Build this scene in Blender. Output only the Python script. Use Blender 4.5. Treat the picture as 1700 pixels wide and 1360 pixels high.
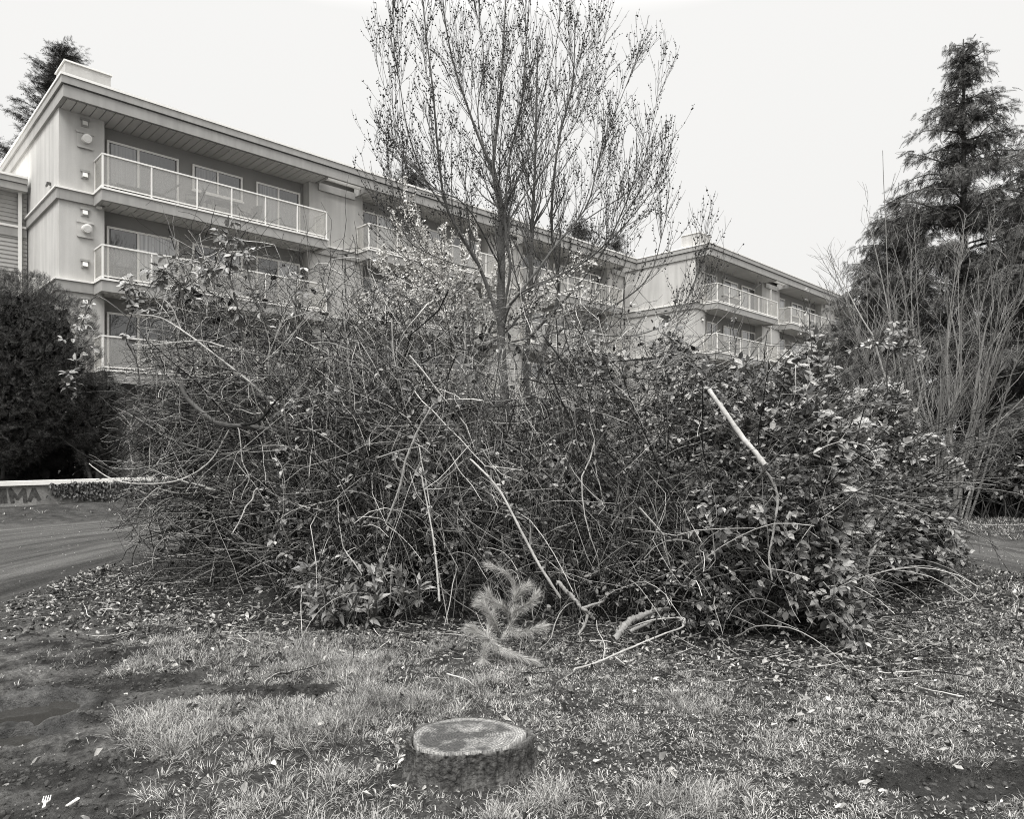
import bpy, math
import numpy as np
from mathutils import Vector, Matrix

# ------------------------------------------------------------------ camera, world, sun, exposure
for o in list(bpy.data.objects):
    bpy.data.objects.remove(o)
SC = bpy.context.scene
COL = SC.collection
F = 1150.0; HZ = 735.0; EYE = 1.6          # focal length in photo pixels, horizon row, eye height

cam_d = bpy.data.cameras.new('camera')
cam_d.sensor_width = 36.0
cam_d.lens = 36.0 * F / 1700.0
cam_d.shift_y = (HZ - 680.0) / 1700.0
cam_d.clip_end = 1500
cam = bpy.data.objects.new('camera', cam_d); COL.objects.link(cam)
cam.location = (0, 0, EYE); cam.rotation_euler = (math.radians(90), 0, 0)
SC.camera = cam

SUN_EL, SUN_AZ = math.radians(58), math.radians(200)     # high, behind the photographer's left shoulder
w = bpy.data.worlds.new('World'); SC.world = w; w.use_nodes = True
nt = w.node_tree; nt.nodes.clear()
out = nt.nodes.new('ShaderNodeOutputWorld'); bg = nt.nodes.new('ShaderNodeBackground')
sky = nt.nodes.new('ShaderNodeTexSky'); sky.sky_type = 'NISHITA'; sky.sun_disc = False
sky.sun_elevation = SUN_EL; sky.sun_rotation = SUN_AZ; sky.dust_density = 6.0; sky.ozone_density = 0.5
bw = nt.nodes.new('ShaderNodeRGBToBW')
geo = nt.nodes.new('ShaderNodeTexCoord'); sep = nt.nodes.new('ShaderNodeSeparateXYZ')
ramp = nt.nodes.new('ShaderNodeValToRGB')
el = ramp.color_ramp.elements
el[0].position = 0.0; el[0].color = (.224, .2225, .2185, 1)
el[1].position = 1.0; el[1].color = (1.0, .995, .985, 1)
e = el.new(.30); e.color = (.233, .2315, .2275, 1)
e = el.new(.52); e.color = (.240, .2385, .235, 1)
e = el.new(.80); e.color = (.78, .776, .766, 1)
sc1 = nt.nodes.new('ShaderNodeMath'); sc1.operation = 'MULTIPLY'; sc1.inputs[1].default_value = .0
mixc = nt.nodes.new('ShaderNodeMix'); mixc.data_type = 'RGBA'; mixc.blend_type = 'MIX'; mixc.inputs[0].default_value = .08
sclv = nt.nodes.new('ShaderNodeVectorMath'); sclv.operation = 'SCALE'; sclv.inputs['Scale'].default_value = 20.4
L = nt.links.new
L(sky.outputs[0], bw.inputs[0])
L(geo.outputs['Generated'], sep.inputs[0]); L(sep.outputs['Z'], ramp.inputs[0])
L(ramp.outputs[0], sclv.inputs[0])
L(sclv.outputs[0], mixc.inputs[6]); L(bw.outputs[0], mixc.inputs[7])
L(mixc.outputs[2], bg.inputs[0]); bg.inputs[1].default_value = .1
L(bg.outputs[0], out.inputs[0])

sun_d = bpy.data.lights.new('sun', 'SUN'); sun_d.energy = 1.5; sun_d.angle = math.radians(28); sun_d.color = (1, .99, .97)
sun = bpy.data.objects.new('sun', sun_d); COL.objects.link(sun)
sdir = Vector((math.sin(SUN_AZ) * math.cos(SUN_EL), math.cos(SUN_AZ) * math.cos(SUN_EL), math.sin(SUN_EL)))
sun.rotation_euler = sdir.to_track_quat('Z', 'Y').to_euler(); sun.location = sdir * 40

SC.view_settings.view_transform = 'Standard'; SC.view_settings.look = 'None'
SC.view_settings.exposure = 1.0; SC.view_settings.gamma = 1.0
SC.cycles.max_bounces = 6; SC.cycles.transparent_max_bounces = 12; SC.cycles.diffuse_bounces = 2
SC.cycles.glossy_bounces = 3
SC.cycles.pixel_filter_type = 'BLACKMAN_HARRIS'; SC.cycles.filter_width = 1.05
try:
    SC.cycles.use_denoising = True; SC.cycles.denoising_prefilter = 'NONE'; SC.cycles.denoising_input_passes = 'RGB_ALBEDO_NORMAL'
except Exception:
    pass

# ------------------------------------------------------------------ helpers
rng = np.random.default_rng(11)
U = rng.uniform
TINT = np.array([1.0, .982, .945])

def at(px, py, Y):
    return np.array([(px - 850) / F * Y, Y, EYE + (HZ - py) / F * Y])

def nrm(v):
    return v / np.maximum(np.linalg.norm(v, axis=-1, keepdims=True), 1e-9)

def tag(o, label=None, cat=None, group=None, kind=None):
    if label: o['label'] = label
    if cat: o['category'] = cat
    if group: o['group'] = group
    if kind: o['kind'] = kind
    return o

def empty(name, loc=(0, 0, 0), rz=0.0, label=None, cat=None, group=None):
    o = bpy.data.objects.new(name, None); COL.objects.link(o)
    o.location = loc; o.rotation_euler = (0, 0, rz); o.empty_display_size = .2
    return tag(o, label, cat, group)

def raw_mesh(name, V, quads=None, tris=None, smooth=False):
    V = np.asarray(V, dtype=np.float32).reshape(-1, 3)
    me = bpy.data.meshes.new(name)
    nq = 0 if quads is None else len(quads); ntr = 0 if tris is None else len(tris)
    me.vertices.add(len(V)); me.vertices.foreach_set('co', V.ravel())
    idx = []
    if nq: idx.append(np.asarray(quads).ravel())
    if ntr: idx.append(np.asarray(tris).ravel())
    idx = np.concatenate(idx).astype(np.int32)
    me.loops.add(len(idx)); me.loops.foreach_set('vertex_index', idx)
    me.polygons.add(nq + ntr)
    st = np.concatenate([np.arange(nq) * 4, nq * 4 + np.arange(ntr) * 3]).astype(np.int32)
    me.polygons.foreach_set('loop_start', st)
    me.polygons.foreach_set('use_smooth', np.full(nq + ntr, smooth))
    me.update(calc_edges=True)
    return me

def link(name, me, m, parent=None):
    o = bpy.data.objects.new(name, me); COL.objects.link(o)
    if m: me.materials.append(m)
    if parent: o.parent = parent
    return o

class MB:
    """boxes, cylinders and strips gathered into one mesh"""
    def __init__(s): s.v = []; s.q = []; s.t = []; s.n = 0
    def add(s, V, q=None, t=None):
        V = np.asarray(V, float).reshape(-1, 3); s.v.append(V)
        if q is not None and len(q): s.q.append(np.asarray(q) + s.n)
        if t is not None and len(t): s.t.append(np.asarray(t) + s.n)
        s.n += len(V); return s
    def box(s, x0, x1, y0, y1, z0, z1):
        V = [(x, y, z) for z in (z0, z1) for (x, y) in ((x0, y0), (x1, y0), (x1, y1), (x0, y1))]
        return s.add(V, [(3, 2, 1, 0), (4, 5, 6, 7), (0, 1, 5, 4), (1, 2, 6, 5), (2, 3, 7, 6), (3, 0, 4, 7)])
    def hexa(s, bottom, top):
        return s.add(list(bottom) + list(top), [(3, 2, 1, 0), (4, 5, 6, 7), (0, 1, 5, 4), (1, 2, 6, 5), (2, 3, 7, 6), (3, 0, 4, 7)])
    def bar(s, a, b, wd, ht):
        a = np.array(a, float); b = np.array(b, float); d = nrm(b - a)
        up = np.array([0, 0, 1.]) if abs(d[2]) < .95 else np.array([1., 0, 0])
        sx = nrm(np.cross(d, up)) * wd / 2; sz = nrm(np.cross(sx, d)) * ht / 2
        lo = [a - sx - sz, a + sx - sz, a + sx + sz, a - sx + sz]; hi = [p + (b - a) for p in lo]
        return s.hexa(lo, hi)
    def cyl(s, a, b, r0, r1=None, k=12):
        r1 = r0 if r1 is None else r1
        V, q = tube_arrays(np.array([[a, b]], float), np.array([[r0, r1]]), k)
        n0 = len(V); c = np.array([a, b], float)
        caps = [(i, (i + 1) % k, n0) for i in range(k)][::1] + [(k + (i + 1) % k, k + i, n0 + 1) for i in range(k)]
        return s.add(np.vstack([V, c]), q, caps)
    def build(s, name, m, parent=None, smooth=False):
        V = np.vstack(s.v)
        q = np.vstack(s.q) if s.q else None; t = np.vstack(s.t) if s.t else None
        return link(name, raw_mesh(name, V, q, t, smooth), m, parent)

def tube_arrays(P, R, k=4):
    N, m, _ = P.shape
    T = np.empty_like(P); T[:, 1:-1] = P[:, 2:] - P[:, :-2]; T[:, 0] = P[:, 1] - P[:, 0]; T[:, -1] = P[:, -1] - P[:, -2]
    T = nrm(T)
    mean = np.abs(nrm(P[:, -1] - P[:, 0])); ref = np.zeros((N, 3)); ref[np.arange(N), np.argmin(mean, 1)] = 1
    ref = np.repeat(ref[:, None], m, 1)
    A = nrm(np.cross(T, ref)); B = np.cross(T, A)
    ang = np.arange(k) / k * 2 * np.pi
    V = P[:, :, None] + R[:, :, None, None] * (A[:, :, None] * np.cos(ang)[None, None, :, None] + B[:, :, None] * np.sin(ang)[None, None, :, None])
    base = (np.arange(N) * m * k)[:, None, None] + (np.arange(m - 1) * k)[None, :, None]
    i = np.arange(k); j = (i + 1) % k
    q = np.stack([base + i, base + j, base + j + k, base + i + k], -1).reshape(-1, 4)
    return V.reshape(-1, 3), q

def tubes(name, sets, m, parent=None):
    """sets: list of (P, R, k)"""
    mb = MB()
    for P, R, k in sets:
        if len(P) == 0: continue
        V, q = tube_arrays(P, R, k); mb.add(V, q)
    return mb.build(name, m, parent, smooth=True)

def smooth_line(pts, m):
    pts = np.asarray(pts, float); n = len(pts)
    if n == 2: return pts[0] + (pts[1] - pts[0]) * np.linspace(0, 1, m)[:, None]
    ext = np.vstack([2 * pts[0] - pts[1], pts, 2 * pts[-1] - pts[-2]])
    t = np.linspace(0, n - 1 - 1e-6, m); i = t.astype(int); f = (t - i)[:, None]
    p0, p1, p2, p3 = ext[i], ext[i + 1], ext[i + 2], ext[i + 3]
    return .5 * ((2 * p1) + (-p0 + p2) * f + (2 * p0 - 5 * p1 + 4 * p2 - p3) * f ** 2 + (-p0 + 3 * p1 - 3 * p2 + p3) * f ** 3)

def grow(start, d, length, m=8, wig=.15, trop=(0, 0, 0), ramp_t=0.0, kink=0.0):
    """random-walk curves: start (N,3), d (N,3), length (N,)"""
    N = len(start); d = nrm(d).copy(); P = np.empty((N, m, 3)); P[:, 0] = start
    step = (np.asarray(length) / (m - 1))[:, None]; trop = np.asarray(trop, float)
    for i in range(1, m):
        k = 1 + ramp_t * i
        nz = rng.normal(size=(N, 3)) * wig
        if kink: nz *= np.where(U(size=(N, 1)) < kink, 3.0, .6)
        d = nrm(d + nz + trop * k)
        P[:, i] = P[:, i - 1] + d * step
    return P

def taper(r0, r1, m, N=None, p=1.0):
    t = np.linspace(0, 1, m)[None] ** p
    r0 = np.atleast_1d(r0)[:, None]; r1 = np.atleast_1d(r1)[:, None]
    R = r0 + (r1 - r0) * t
    if N and len(R) == 1: R = np.repeat(R, N, 0)
    return R

def spawn(P, R, n, t0=.2, t1=1.0, ang=(25, 55), length=(.3, .8), m=7, wig=.12, trop=(0, 0, 0), rtip=.002, rk=.6, fall=.5, bias=None):
    """children of the curves P: n in all, chosen by parent length"""
    N, mm, _ = P.shape
    ln = np.linalg.norm(np.diff(P, axis=1), axis=2).sum(1); pi = rng.choice(N, n, p=ln / ln.sum())
    t = U(t0, t1, n); x = t * (mm - 1); i = np.minimum(x.astype(int), mm - 2); f = (x - i)[:, None]
    pos = P[pi, i] * (1 - f) + P[pi, i + 1] * f
    rad = R[pi, i] * (1 - f[:, 0]) + R[pi, i + 1] * f[:, 0]
    tan = nrm(P[pi, i + 1] - P[pi, i])
    rv = rng.normal(size=(n, 3))
    if bias is not None: rv = rv + np.asarray(bias)
    per = nrm(rv - (rv * tan).sum(1, keepdims=True) * tan)
    a = np.radians(U(ang[0], ang[1], n))[:, None]
    d = tan * np.cos(a) + per * np.sin(a)
    ll = U(length[0], length[1], n) * (1 - fall * t)
    C = grow(pos, d, ll, m, wig, trop)
    r0 = np.maximum(rad * rk, rtip * 1.3)
    return C, taper(r0, np.full(n, rtip), m)

def template(name, pos, axis, normal, size, tv, tq, tt, m, parent=None, smooth=False, widths=None):
    """one mesh holding a copy of a small template per position"""
    return link(name, template_mesh(name, pos, axis, normal, size, tv, tq, tt, smooth, widths), m, parent)

def template_arrays(pos, axis, normal, size, tv, tq, tt, widths=None):
    tv = np.asarray(tv, float); n = len(pos)
    a = nrm(axis); x = nrm(np.cross(a, normal)); z = np.cross(x, a)
    s = np.asarray(size).reshape(-1, 1, 1) * np.ones((n, 1, 1))
    wd = s if widths is None else s * np.asarray(widths).reshape(-1, 1, 1)
    V = pos[:, None] + wd * tv[None, :, 0:1] * x[:, None] + s * tv[None, :, 1:2] * a[:, None] + s * tv[None, :, 2:3] * z[:, None]
    off = (np.arange(n) * len(tv))[:, None, None]
    q = (np.asarray(tq)[None] + off).reshape(-1, 4) if tq is not None and len(tq) else None
    t = (np.asarray(tt)[None] + off).reshape(-1, 3) if tt is not None and len(tt) else None
    return V.reshape(-1, 3), q, t

def template_mesh(name, pos, axis, normal, size, tv, tq, tt, smooth=False, widths=None):
    V, q, t = template_arrays(pos, axis, normal, size, tv, tq, tt, widths)
    return raw_mesh(name, V, q, t, smooth)

LEAF_V = [(0, 0, 0), (0, .5, -.06), (0, 1, -.16), (-.24, .22, .05), (-.27, .62, .02), (.24, .22, .05), (.27, .62, .02)]
LEAF_Q = [(0, 1, 4, 3), (0, 5, 6, 1)]; LEAF_T = [(1, 2, 4), (1, 6, 2)]
CURL_V = [(0, 0, 0), (.04, .5, -.12), (.12, 1.05, .16), (-.2, .16, .16), (-.4, .58, .26), (.24, .30, .02), (.30, .74, .30)]
LANCE_V = [(0, 0, 0), (0, .5, .02), (0, 1, -.22), (-.12, .25, .03), (-.13, .6, .0), (.12, .25, .03), (.13, .6, .0)]
def octa():
    return [(1, 0, 0), (0, 1, 0), (-1, 0, 0), (0, -1, 0), (0, 0, 1), (0, 0, -1)], [(0, 1, 4), (1, 2, 4), (2, 3, 4), (3, 0, 4), (1, 0, 5), (2, 1, 5), (3, 2, 5), (0, 3, 5)]

# ------------------------------------------------------------------ materials
def mat(name, g, rough=.8, rand=0.0, noise=None, bump=None, spec=.5, island=False, lo=None, streak=None, trans=0.0):
    """g grey albedo; island: each loose piece gets its own value between lo and g; noise=(scale, amount); streak=(sx,sy,sz,amount)"""
    m = bpy.data.materials.new(name); m.use_nodes = True
    t = m.node_tree; b = t.nodes['Principled BSDF']; K = t.links.new
    b.inputs['Roughness'].default_value = rough
    b.inputs['Specular IOR Level'].default_value = spec if rough < .6 else .12
    if trans: 
        b.inputs['Subsurface Weight'].default_value = 0
    val = None
    if island:
        gi = t.nodes.new('ShaderNodeNewGeometry'); mr = t.nodes.new('ShaderNodeMapRange')
        pw = t.nodes.new('ShaderNodeMath'); pw.operation = 'POWER'; pw.inputs[1].default_value = rand or 1.5
        K(gi.outputs['Random Per Island'], pw.inputs[0]); K(pw.outputs[0], mr.inputs['Value'])
        mr.inputs['To Min'].default_value = lo; mr.inputs['To Max'].default_value = g
        val = mr.outputs[0]
    def mul(v, nz, amt):
        mr = t.nodes.new('ShaderNodeMapRange'); mr.inputs['From Min'].default_value = .25; mr.inputs['From Max'].default_value = .75
        mr.inputs['To Min'].default_value = 1 - amt; mr.inputs['To Max'].default_value = 1 + amt; K(nz, mr.inputs['Value'])
        mm = t.nodes.new('ShaderNodeMath'); mm.operation = 'MULTIPLY'
        if v is None: mm.inputs[0].default_value = g
        else: K(v, mm.inputs[0])
        K(mr.outputs[0], mm.inputs[1]); return mm.outputs[0]
    tc = t.nodes.new('ShaderNodeTexCoord')
    if noise:
        for sc_, am in ([noise] if not isinstance(noise, list) else noise):
            n = t.nodes.new('ShaderNodeTexNoise'); n.inputs['Scale'].default_value = sc_; n.inputs['Detail'].default_value = 5
            n.inputs['Roughness'].default_value = .65
            K(tc.outputs['Object'], n.inputs['Vector']); val = mul(val, n.outputs[0], am)
    if streak:
        mp = t.nodes.new('ShaderNodeMapping'); mp.inputs['Scale'].default_value = streak[:3]
        n = t.nodes.new('ShaderNodeTexNoise'); n.inputs['Scale'].default_value = 1; n.inputs['Detail'].default_value = 4
        K(tc.outputs['Object'], mp.inputs[0]); K(mp.outputs[0], n.inputs['Vector']); val = mul(val, n.outputs[0], streak[3])
    if bump:
        n = t.nodes.new('ShaderNodeTexNoise'); n.inputs['Scale'].default_value = bump[0]; n.inputs['Detail'].default_value = 6
        K(tc.outputs['Object'], n.inputs['Vector'])
        bp = t.nodes.new('ShaderNodeBump'); bp.inputs['Strength'].default_value = bump[1]; bp.inputs['Distance'].default_value = bump[2]
        K(n.outputs[0], bp.inputs['Height']); K(bp.outputs[0], b.inputs['Normal'])
    if val is None:
        b.inputs['Base Color'].default_value = (*(TINT * g), 1)
    else:
        vm = t.nodes.new('ShaderNodeVectorMath'); vm.operation = 'MULTIPLY'; vm.inputs[1].default_value = tuple(TINT)
        K(val, vm.inputs[0]); K(vm.outputs[0], b.inputs['Base Color'])
    return m

M = {}
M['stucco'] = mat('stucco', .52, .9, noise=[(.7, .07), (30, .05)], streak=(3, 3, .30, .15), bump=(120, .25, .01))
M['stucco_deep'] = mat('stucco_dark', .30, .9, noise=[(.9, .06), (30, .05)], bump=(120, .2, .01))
M['fascia'] = mat('fascia_board', .36, .6, noise=(1.2, .08), streak=(6, 6, .8, .10))
M['flash'] = mat('metal_flashing', .85, .45, noise=(3, .05))
M['soffit'] = mat('soffit_board', .62, .6, island=True, lo=.54, rand=1)
M['frame'] = mat('white_frame', .88, .4)
M['alu'] = mat('railing_metal', .80, .4)
M['siding'] = mat('painted_siding', .40, .6, noise=(2, .05))
M['dark_metal'] = mat('dark_metal', .08, .5)
M['furn'] = mat('furniture_weave', .09, .6, noise=(20, .2))
M['roofing'] = mat('roofing', .18, .9, noise=(4, .15))
M['twig'] = mat('twig_bark', .60, .7, island=True, lo=.014, rand=3.2, noise=(14, .25))
M['twig_fine'] = mat('fine_twig_bark', .58, .8, island=True, lo=.035, rand=2.3)
M['pale_twig'] = mat('pale_dry_wood', .46, .75, island=True, lo=.28, rand=1, noise=[(7, .35), (60, .3)], bump=(80, .3, .004))
M['cane'] = mat('bramble_cane', .20, .6, island=True, lo=.02, rand=1.6, noise=(20, .2))
M['leaf'] = mat('bramble_leaf', .42, .55, island=True, lo=.03, rand=2.0, noise=(35, .22), bump=(70, .4, .004))
M['leaf_pale'] = mat('young_bramble_leaf', .38, .42, island=True, lo=.14, rand=1.2, noise=(35, .2))
M['leaf_mid'] = mat('outer_bramble_leaf', .42, .52, island=True, lo=.07, rand=1.4, noise=(35, .2))
M['leaf_dark'] = mat('withered_leaf', .032, .8, island=True, lo=.02, rand=1.3)  # near-black leaf tone, deep shade of plant interiors put into the colour
M['leaf_ivy'] = mat('ivy_leaf', .12, .5, island=True, lo=.02, rand=1.5)
M['lance'] = mat('shrub_leaf', .30, .35, island=True, lo=.07, rand=1.2, noise=(30, .2))
M['bark'] = mat('tree_bark', .10, .9, noise=[(6, .3), (40, .3)], streak=(30, 30, 4, .3), bump=(45, .8, .02))
M['bark_fine'] = mat('branch_bark', .115, .85, noise=(10, .3))
M['bud'] = mat('flower_bud', .035, .8, island=True, lo=.02, rand=1)
M['blossom'] = mat('white_blossom', .88, .7, island=True, lo=.55, rand=.7)
M['conifer'] = mat('conifer_foliage', .18, .7, island=True, lo=.02, rand=1.3)
M['conifer_far'] = mat('distant_conifer_foliage', .07, .8, island=True, lo=.03, rand=1.2)
M['hedge'] = mat('hedge_foliage', .17, .7, island=True, lo=.018, rand=1.4)
M['grey_bark'] = mat('pale_grey_bark', .30, .85, island=True, lo=.14, rand=1, noise=[(12, .35), (70, .35)], bump=(60, .8, .008))
M['grass'] = mat('grass_blade', .56, .7, island=True, lo=.04, rand=1.5, noise=[(1.1, .3), (7, .45)])
M['cover'] = mat('small_ground_leaf', .42, .65, island=True, lo=.02, rand=1.8)
M['dead_leaf'] = mat('dead_leaf', .58, .7, island=True, lo=.025, rand=2.0, noise=(40, .25))
M['bleached'] = mat('bleached_leaf', .58, .8, island=True, lo=.38, rand=1, noise=(50, .25))
M['needle'] = mat('dry_needle', .62, .6, island=True, lo=.25, rand=1)
M['concrete'] = mat('old_concrete', .22, .9, noise=[(2.5, .35), (14, .25)], bump=(40, .6, .02))
M['white_board'] = mat('white_board', .78, .6, noise=[(2, .06), (18, .08)])
M['paint_black'] = mat('spray_paint', .07, .8, noise=[(9, .6), (30, .5)])
M['plastic'] = mat('white_plastic', .55, .35)
M['pebble'] = mat('pebble', .38, .8, island=True, lo=.12, rand=1.8)
M['clod'] = mat('mud_clod', .055, .85, noise=(30, .4), bump=(60, .6, .01))

def glass_window(name, base, blind):
    m = bpy.data.materials.new(name); m.use_nodes = True
    b = m.node_tree.nodes['Principled BSDF']
    b.inputs['Base Color'].default_value = (*(TINT * base), 1); b.inputs['Roughness'].default_value = .5 if blind else .3
    b.inputs['Specular IOR Level'].default_value = .2
    b.inputs['Coat Weight'].default_value = 1; b.inputs['Coat Roughness'].default_value = .01; b.inputs['Coat IOR'].default_value = 2.1
    t = m.node_tree; n = t.nodes.new('ShaderNodeTexNoise'); n.inputs['Scale'].default_value = .9; n.inputs['Detail'].default_value = 1
    tc = t.nodes.new('ShaderNodeTexCoord'); t.links.new(tc.outputs['Object'], n.inputs['Vector'])
    mp = t.nodes.new('ShaderNodeMapping'); mp.inputs['Scale'].default_value = (14, .1, .25); t.links.new(tc.outputs['Object'], mp.inputs[0])
    cu = t.nodes.new('ShaderNodeTexNoise'); cu.inputs['Scale'].default_value = 1; cu.inputs['Detail'].default_value = 3; t.links.new(mp.outputs[0], cu.inputs['Vector'])
    mr = t.nodes.new('ShaderNodeMapRange'); mr.inputs['From Min'].default_value = .35; mr.inputs['From Max'].default_value = .65
    mr.inputs['To Min'].default_value = base * .55; mr.inputs['To Max'].default_value = base * 1.35; t.links.new(cu.outputs[0], mr.inputs['Value'])
    t.links.new(mr.outputs[0], b.inputs['Base Color'])
    bp = t.nodes.new('ShaderNodeBump'); bp.inputs['Strength'].default_value = .25; bp.inputs['Distance'].default_value = .02
    t.links.new(n.outputs[0], bp.inputs['Height']); t.links.new(bp.outputs[0], b.inputs['Coat Normal'])
    return m
M['glass_dark'] = glass_window('dark_window_glass', .03, False)
M['glass_mid'] = glass_window('window_glass_with_curtain', .14, False)
M['glass_blind'] = glass_window('window_glass_with_blind', .38, True)

def rail_glass():
    m = bpy.data.materials.new('balcony_glass'); m.use_nodes = True; t = m.node_tree
    b = t.nodes['Principled BSDF']; b.inputs['Base Color'].default_value = (.86, .85, .83, 1); b.inputs['Roughness'].default_value = .1  # pale diffuse base stands in for sky reflected in the panels
    b.inputs['Coat Weight'].default_value = 1; b.inputs['Coat IOR'].default_value = 1.6
    tr = t.nodes.new('ShaderNodeBsdfTransparent'); tr.inputs[0].default_value = (.9, .895, .88, 1)
    mx = t.nodes.new('ShaderNodeMixShader'); mx.inputs[0].default_value = .18
    o = t.nodes['Material Output']
    t.links.new(tr.outputs[0], mx.inputs[1]); t.links.new(b.outputs[0], mx.inputs[2]); t.links.new(mx.outputs[0], o.inputs[0])
    return m
M['rail_glass'] = rail_glass()

# ------------------------------------------------------------------ value noise for the terrain
def vnoise(x, y, seed=0):
    xi = np.floor(x).astype(np.int64); yi = np.floor(y).astype(np.int64); fx = x - xi; fy = y - yi
    def h(a, b):
        n = (a * 374761393 + b * 668265263 + seed * 1442695041) & 0xffffffff
        n = ((n ^ (n >> 13)) * 1274126177) & 0xffffffff
        return ((n ^ (n >> 16)) & 0xffff) / 65535.0
    sx = fx * fx * (3 - 2 * fx); sy = fy * fy * (3 - 2 * fy)
    return (h(xi, yi) * (1 - sx) + h(xi + 1, yi) * sx) * (1 - sy) + (h(xi, yi + 1) * (1 - sx) + h(xi + 1, yi + 1) * sx) * sy
def fbm(x, y, sc, oct_=4, seed=0):
    v = 0; a = .5; tot = 0
    for i in range(oct_):
        v = v + a * vnoise(x * sc * 2 ** i + 17 * i, y * sc * 2 ** i - 9 * i, seed + i); tot += a; a *= .5
    return v / tot
def sstep(a, b, x):
    t = np.clip((x - a) / (b - a), 0, 1); return t * t * (3 - 2 * t)
def blob(x, y, cx, cy, rx, ry, rot=0.0):
    c, s = math.cos(rot), math.sin(rot); dx = x - cx; dy = y - cy
    u = (dx * c + dy * s) / rx; v = (-dx * s + dy * c) / ry
    return np.exp(-(u * u + v * v))

LANE = np.array([(-9.6, -6, 3.4), (-9.0, 3, 3.4), (-8.5, 6, 3.5), (-8.3, 9.5, 3.1), (-7.6, 12.6, 2.5), (-4, 15.6, 1.9), (0, 16.4, 1.6), (4, 14.6, 1.4),
                 (6.6, 11.8, 1.3), (7.4, 8.8, 1.35), (9.2, 5.5, 1.4), (12, 2, 1.4), (16, -6, 1.4)])
LP = smooth_line(LANE, 160)
def lane(x, y):
    """signed offset from the lane centre divided by its half width, and distance along"""
    sh = np.shape(x); p = np.stack([np.ravel(x), np.ravel(y)], 1); best = np.full(len(p), 1e9); off = np.zeros(len(p)); al = np.zeros(len(p))
    acc = 0
    for i in range(len(LP) - 1):
        a = LP[i, :2]; b = LP[i + 1, :2]; d = b - a; l = np.linalg.norm(d); d = d / l
        r = p - a; t = np.clip(r @ d, 0, l); q = r - t[:, None] * d; dist = np.linalg.norm(q, axis=1)
        k = dist < best; best[k] = dist[k]
        sgn = np.sign(r[:, 0] * d[1] - r[:, 1] * d[0]); hw = LP[i, 2] + (LP[i + 1, 2] - LP[i, 2]) * t / l
        off[k] = (sgn * dist)[k]; al[k] = (acc + t)[k]; best[k] = dist[k]
        if i == 0: HWv = np.zeros(len(p))
        HWv[k] = hw[k]; acc += l
    return off.reshape(sh), (np.abs(off) / HWv).reshape(sh), al.reshape(sh)

def mud_left(x, y):          # 1 in the bare trampled soil at the near left
    e = -1.62 - .62 * (y - 3.2) + .55 * (fbm(x, y, 1.3, 3, 5) - .5) * 2 * .7
    e = e + 1.15 * np.exp(-((y - 4.42) / .16) ** 2) * (x < -.9)
    return sstep(.10, -.10, x - e) * sstep(7.2, 6.0, y)
def mud_right(x, y):
    return sstep(.35, .62, blob(x, y, 2.35, 3.28, .75, .20, .05) * 1.15 + .35 * (fbm(x, y, 3.5, 3, 9) - .5))

def height(x, y, detail=True):
    z = .05 * (fbm(x, y, .35, 3, 1) - .5) + .028 * (fbm(x, y, 2.4, 3, 2) - .5)
    near = sstep(9, 5, np.hypot(x, y - 2))
    ml = mud_left(x, y); mr = mud_right(x, y)
    off, ln, al = lane(x, y)
    on = sstep(1.08, .85, ln)
    z = z * (1 - .7 * on) - .05 * on + on * .012 * (fbm(off * 2.2, al * .12, 1, 4, 21) - .5) * 2
    z = z + on * -.035 * np.exp(-((ln - .86) / .07) ** 2) * (off < 99)
    # verge rising to the low wall on the far left and beyond the lane
    wl = (x + 11.4) * (-.6) + (y - 15.4) * .8       # distance beyond the wall line
    z = z + .17 * sstep(-1.6, -.1, wl) * sstep(3, -1, x)
    z = z + .5 * sstep(.1, 4, wl)
    # mud
    z = z + ml * (.085 * (fbm(x, y, 3.2, 4, 31) - .5) - .015 + .052 * (fbm(x, y, 13, 3, 35) - .5) * (.25 + .75 * sstep(.42, .6, fbm(x, y, 1.7, 2, 37))))
    dark = dark_mud(x, y)
    z = z + dark * (.13 * (fbm(x, y, 11, 3, 33) - .35))
    # puddle basins
    z = z - .085 * sstep(.30, .62, puddles(x, y))
    z = z + .03 * blob(x, y, -2.62, 3.93, .30, .07, .3)
    # ruts running to the left edge below the puddles
    r = np.sin((y - 3.55 + (x + 2.7) * -.35) * 62) * .020 * blob(x, y, -2.75, 3.55, .5, .13, .3); z = z + r
    z = z + np.sin((y * .9 - x * .3) * 70) * .018 * blob(x, y, -3.35, 4.75, .12, .38, .25)
    # tread ripples on the right
    z = z - .085 * mr + mr * .036 * np.sin((y - .06 * x) * 105 + 1.5 * fbm(x, y, 2, 2, 8)) * blob(x, y, 2.25, 3.10, .42, .16)
    z = z + mr * .05 * (fbm(x, y, 8, 4, 41) - .5)
    # slight mounds under tufts
    z = z + (1 - ml) * (1 - on) * near * .035 * (fbm(x, y, 5.5, 3, 51) - .5)
    return z

def puddles(x, y):
    a = blob(x, y, -2.93, 4.27, .26, .25, .3); b = blob(x, y, -2.80, 3.84, .33, .13, .25)
    return np.maximum(a, b) * (1 + 1.1 * (fbm(x, y, 9, 3, 77) - .5))

def dark_mud(x, y):
    d = blob(x, y, -2.55, 4.62, .55, .13, .12) + blob(x, y, -2.45, 3.30, .75, .11, .18) + blob(x, y, -1.45, 4.43, .45, .10, 0) \
        + blob(x, y, -2.55, 3.93, .22, .06, .3) + blob(x, y, -2.9, 5.2, .3, .2, .5) + .9 * blob(x, y, -1.9, 2.95, .35, .12, 0)
    return np.clip(d * 1.3, 0, 1)

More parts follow.
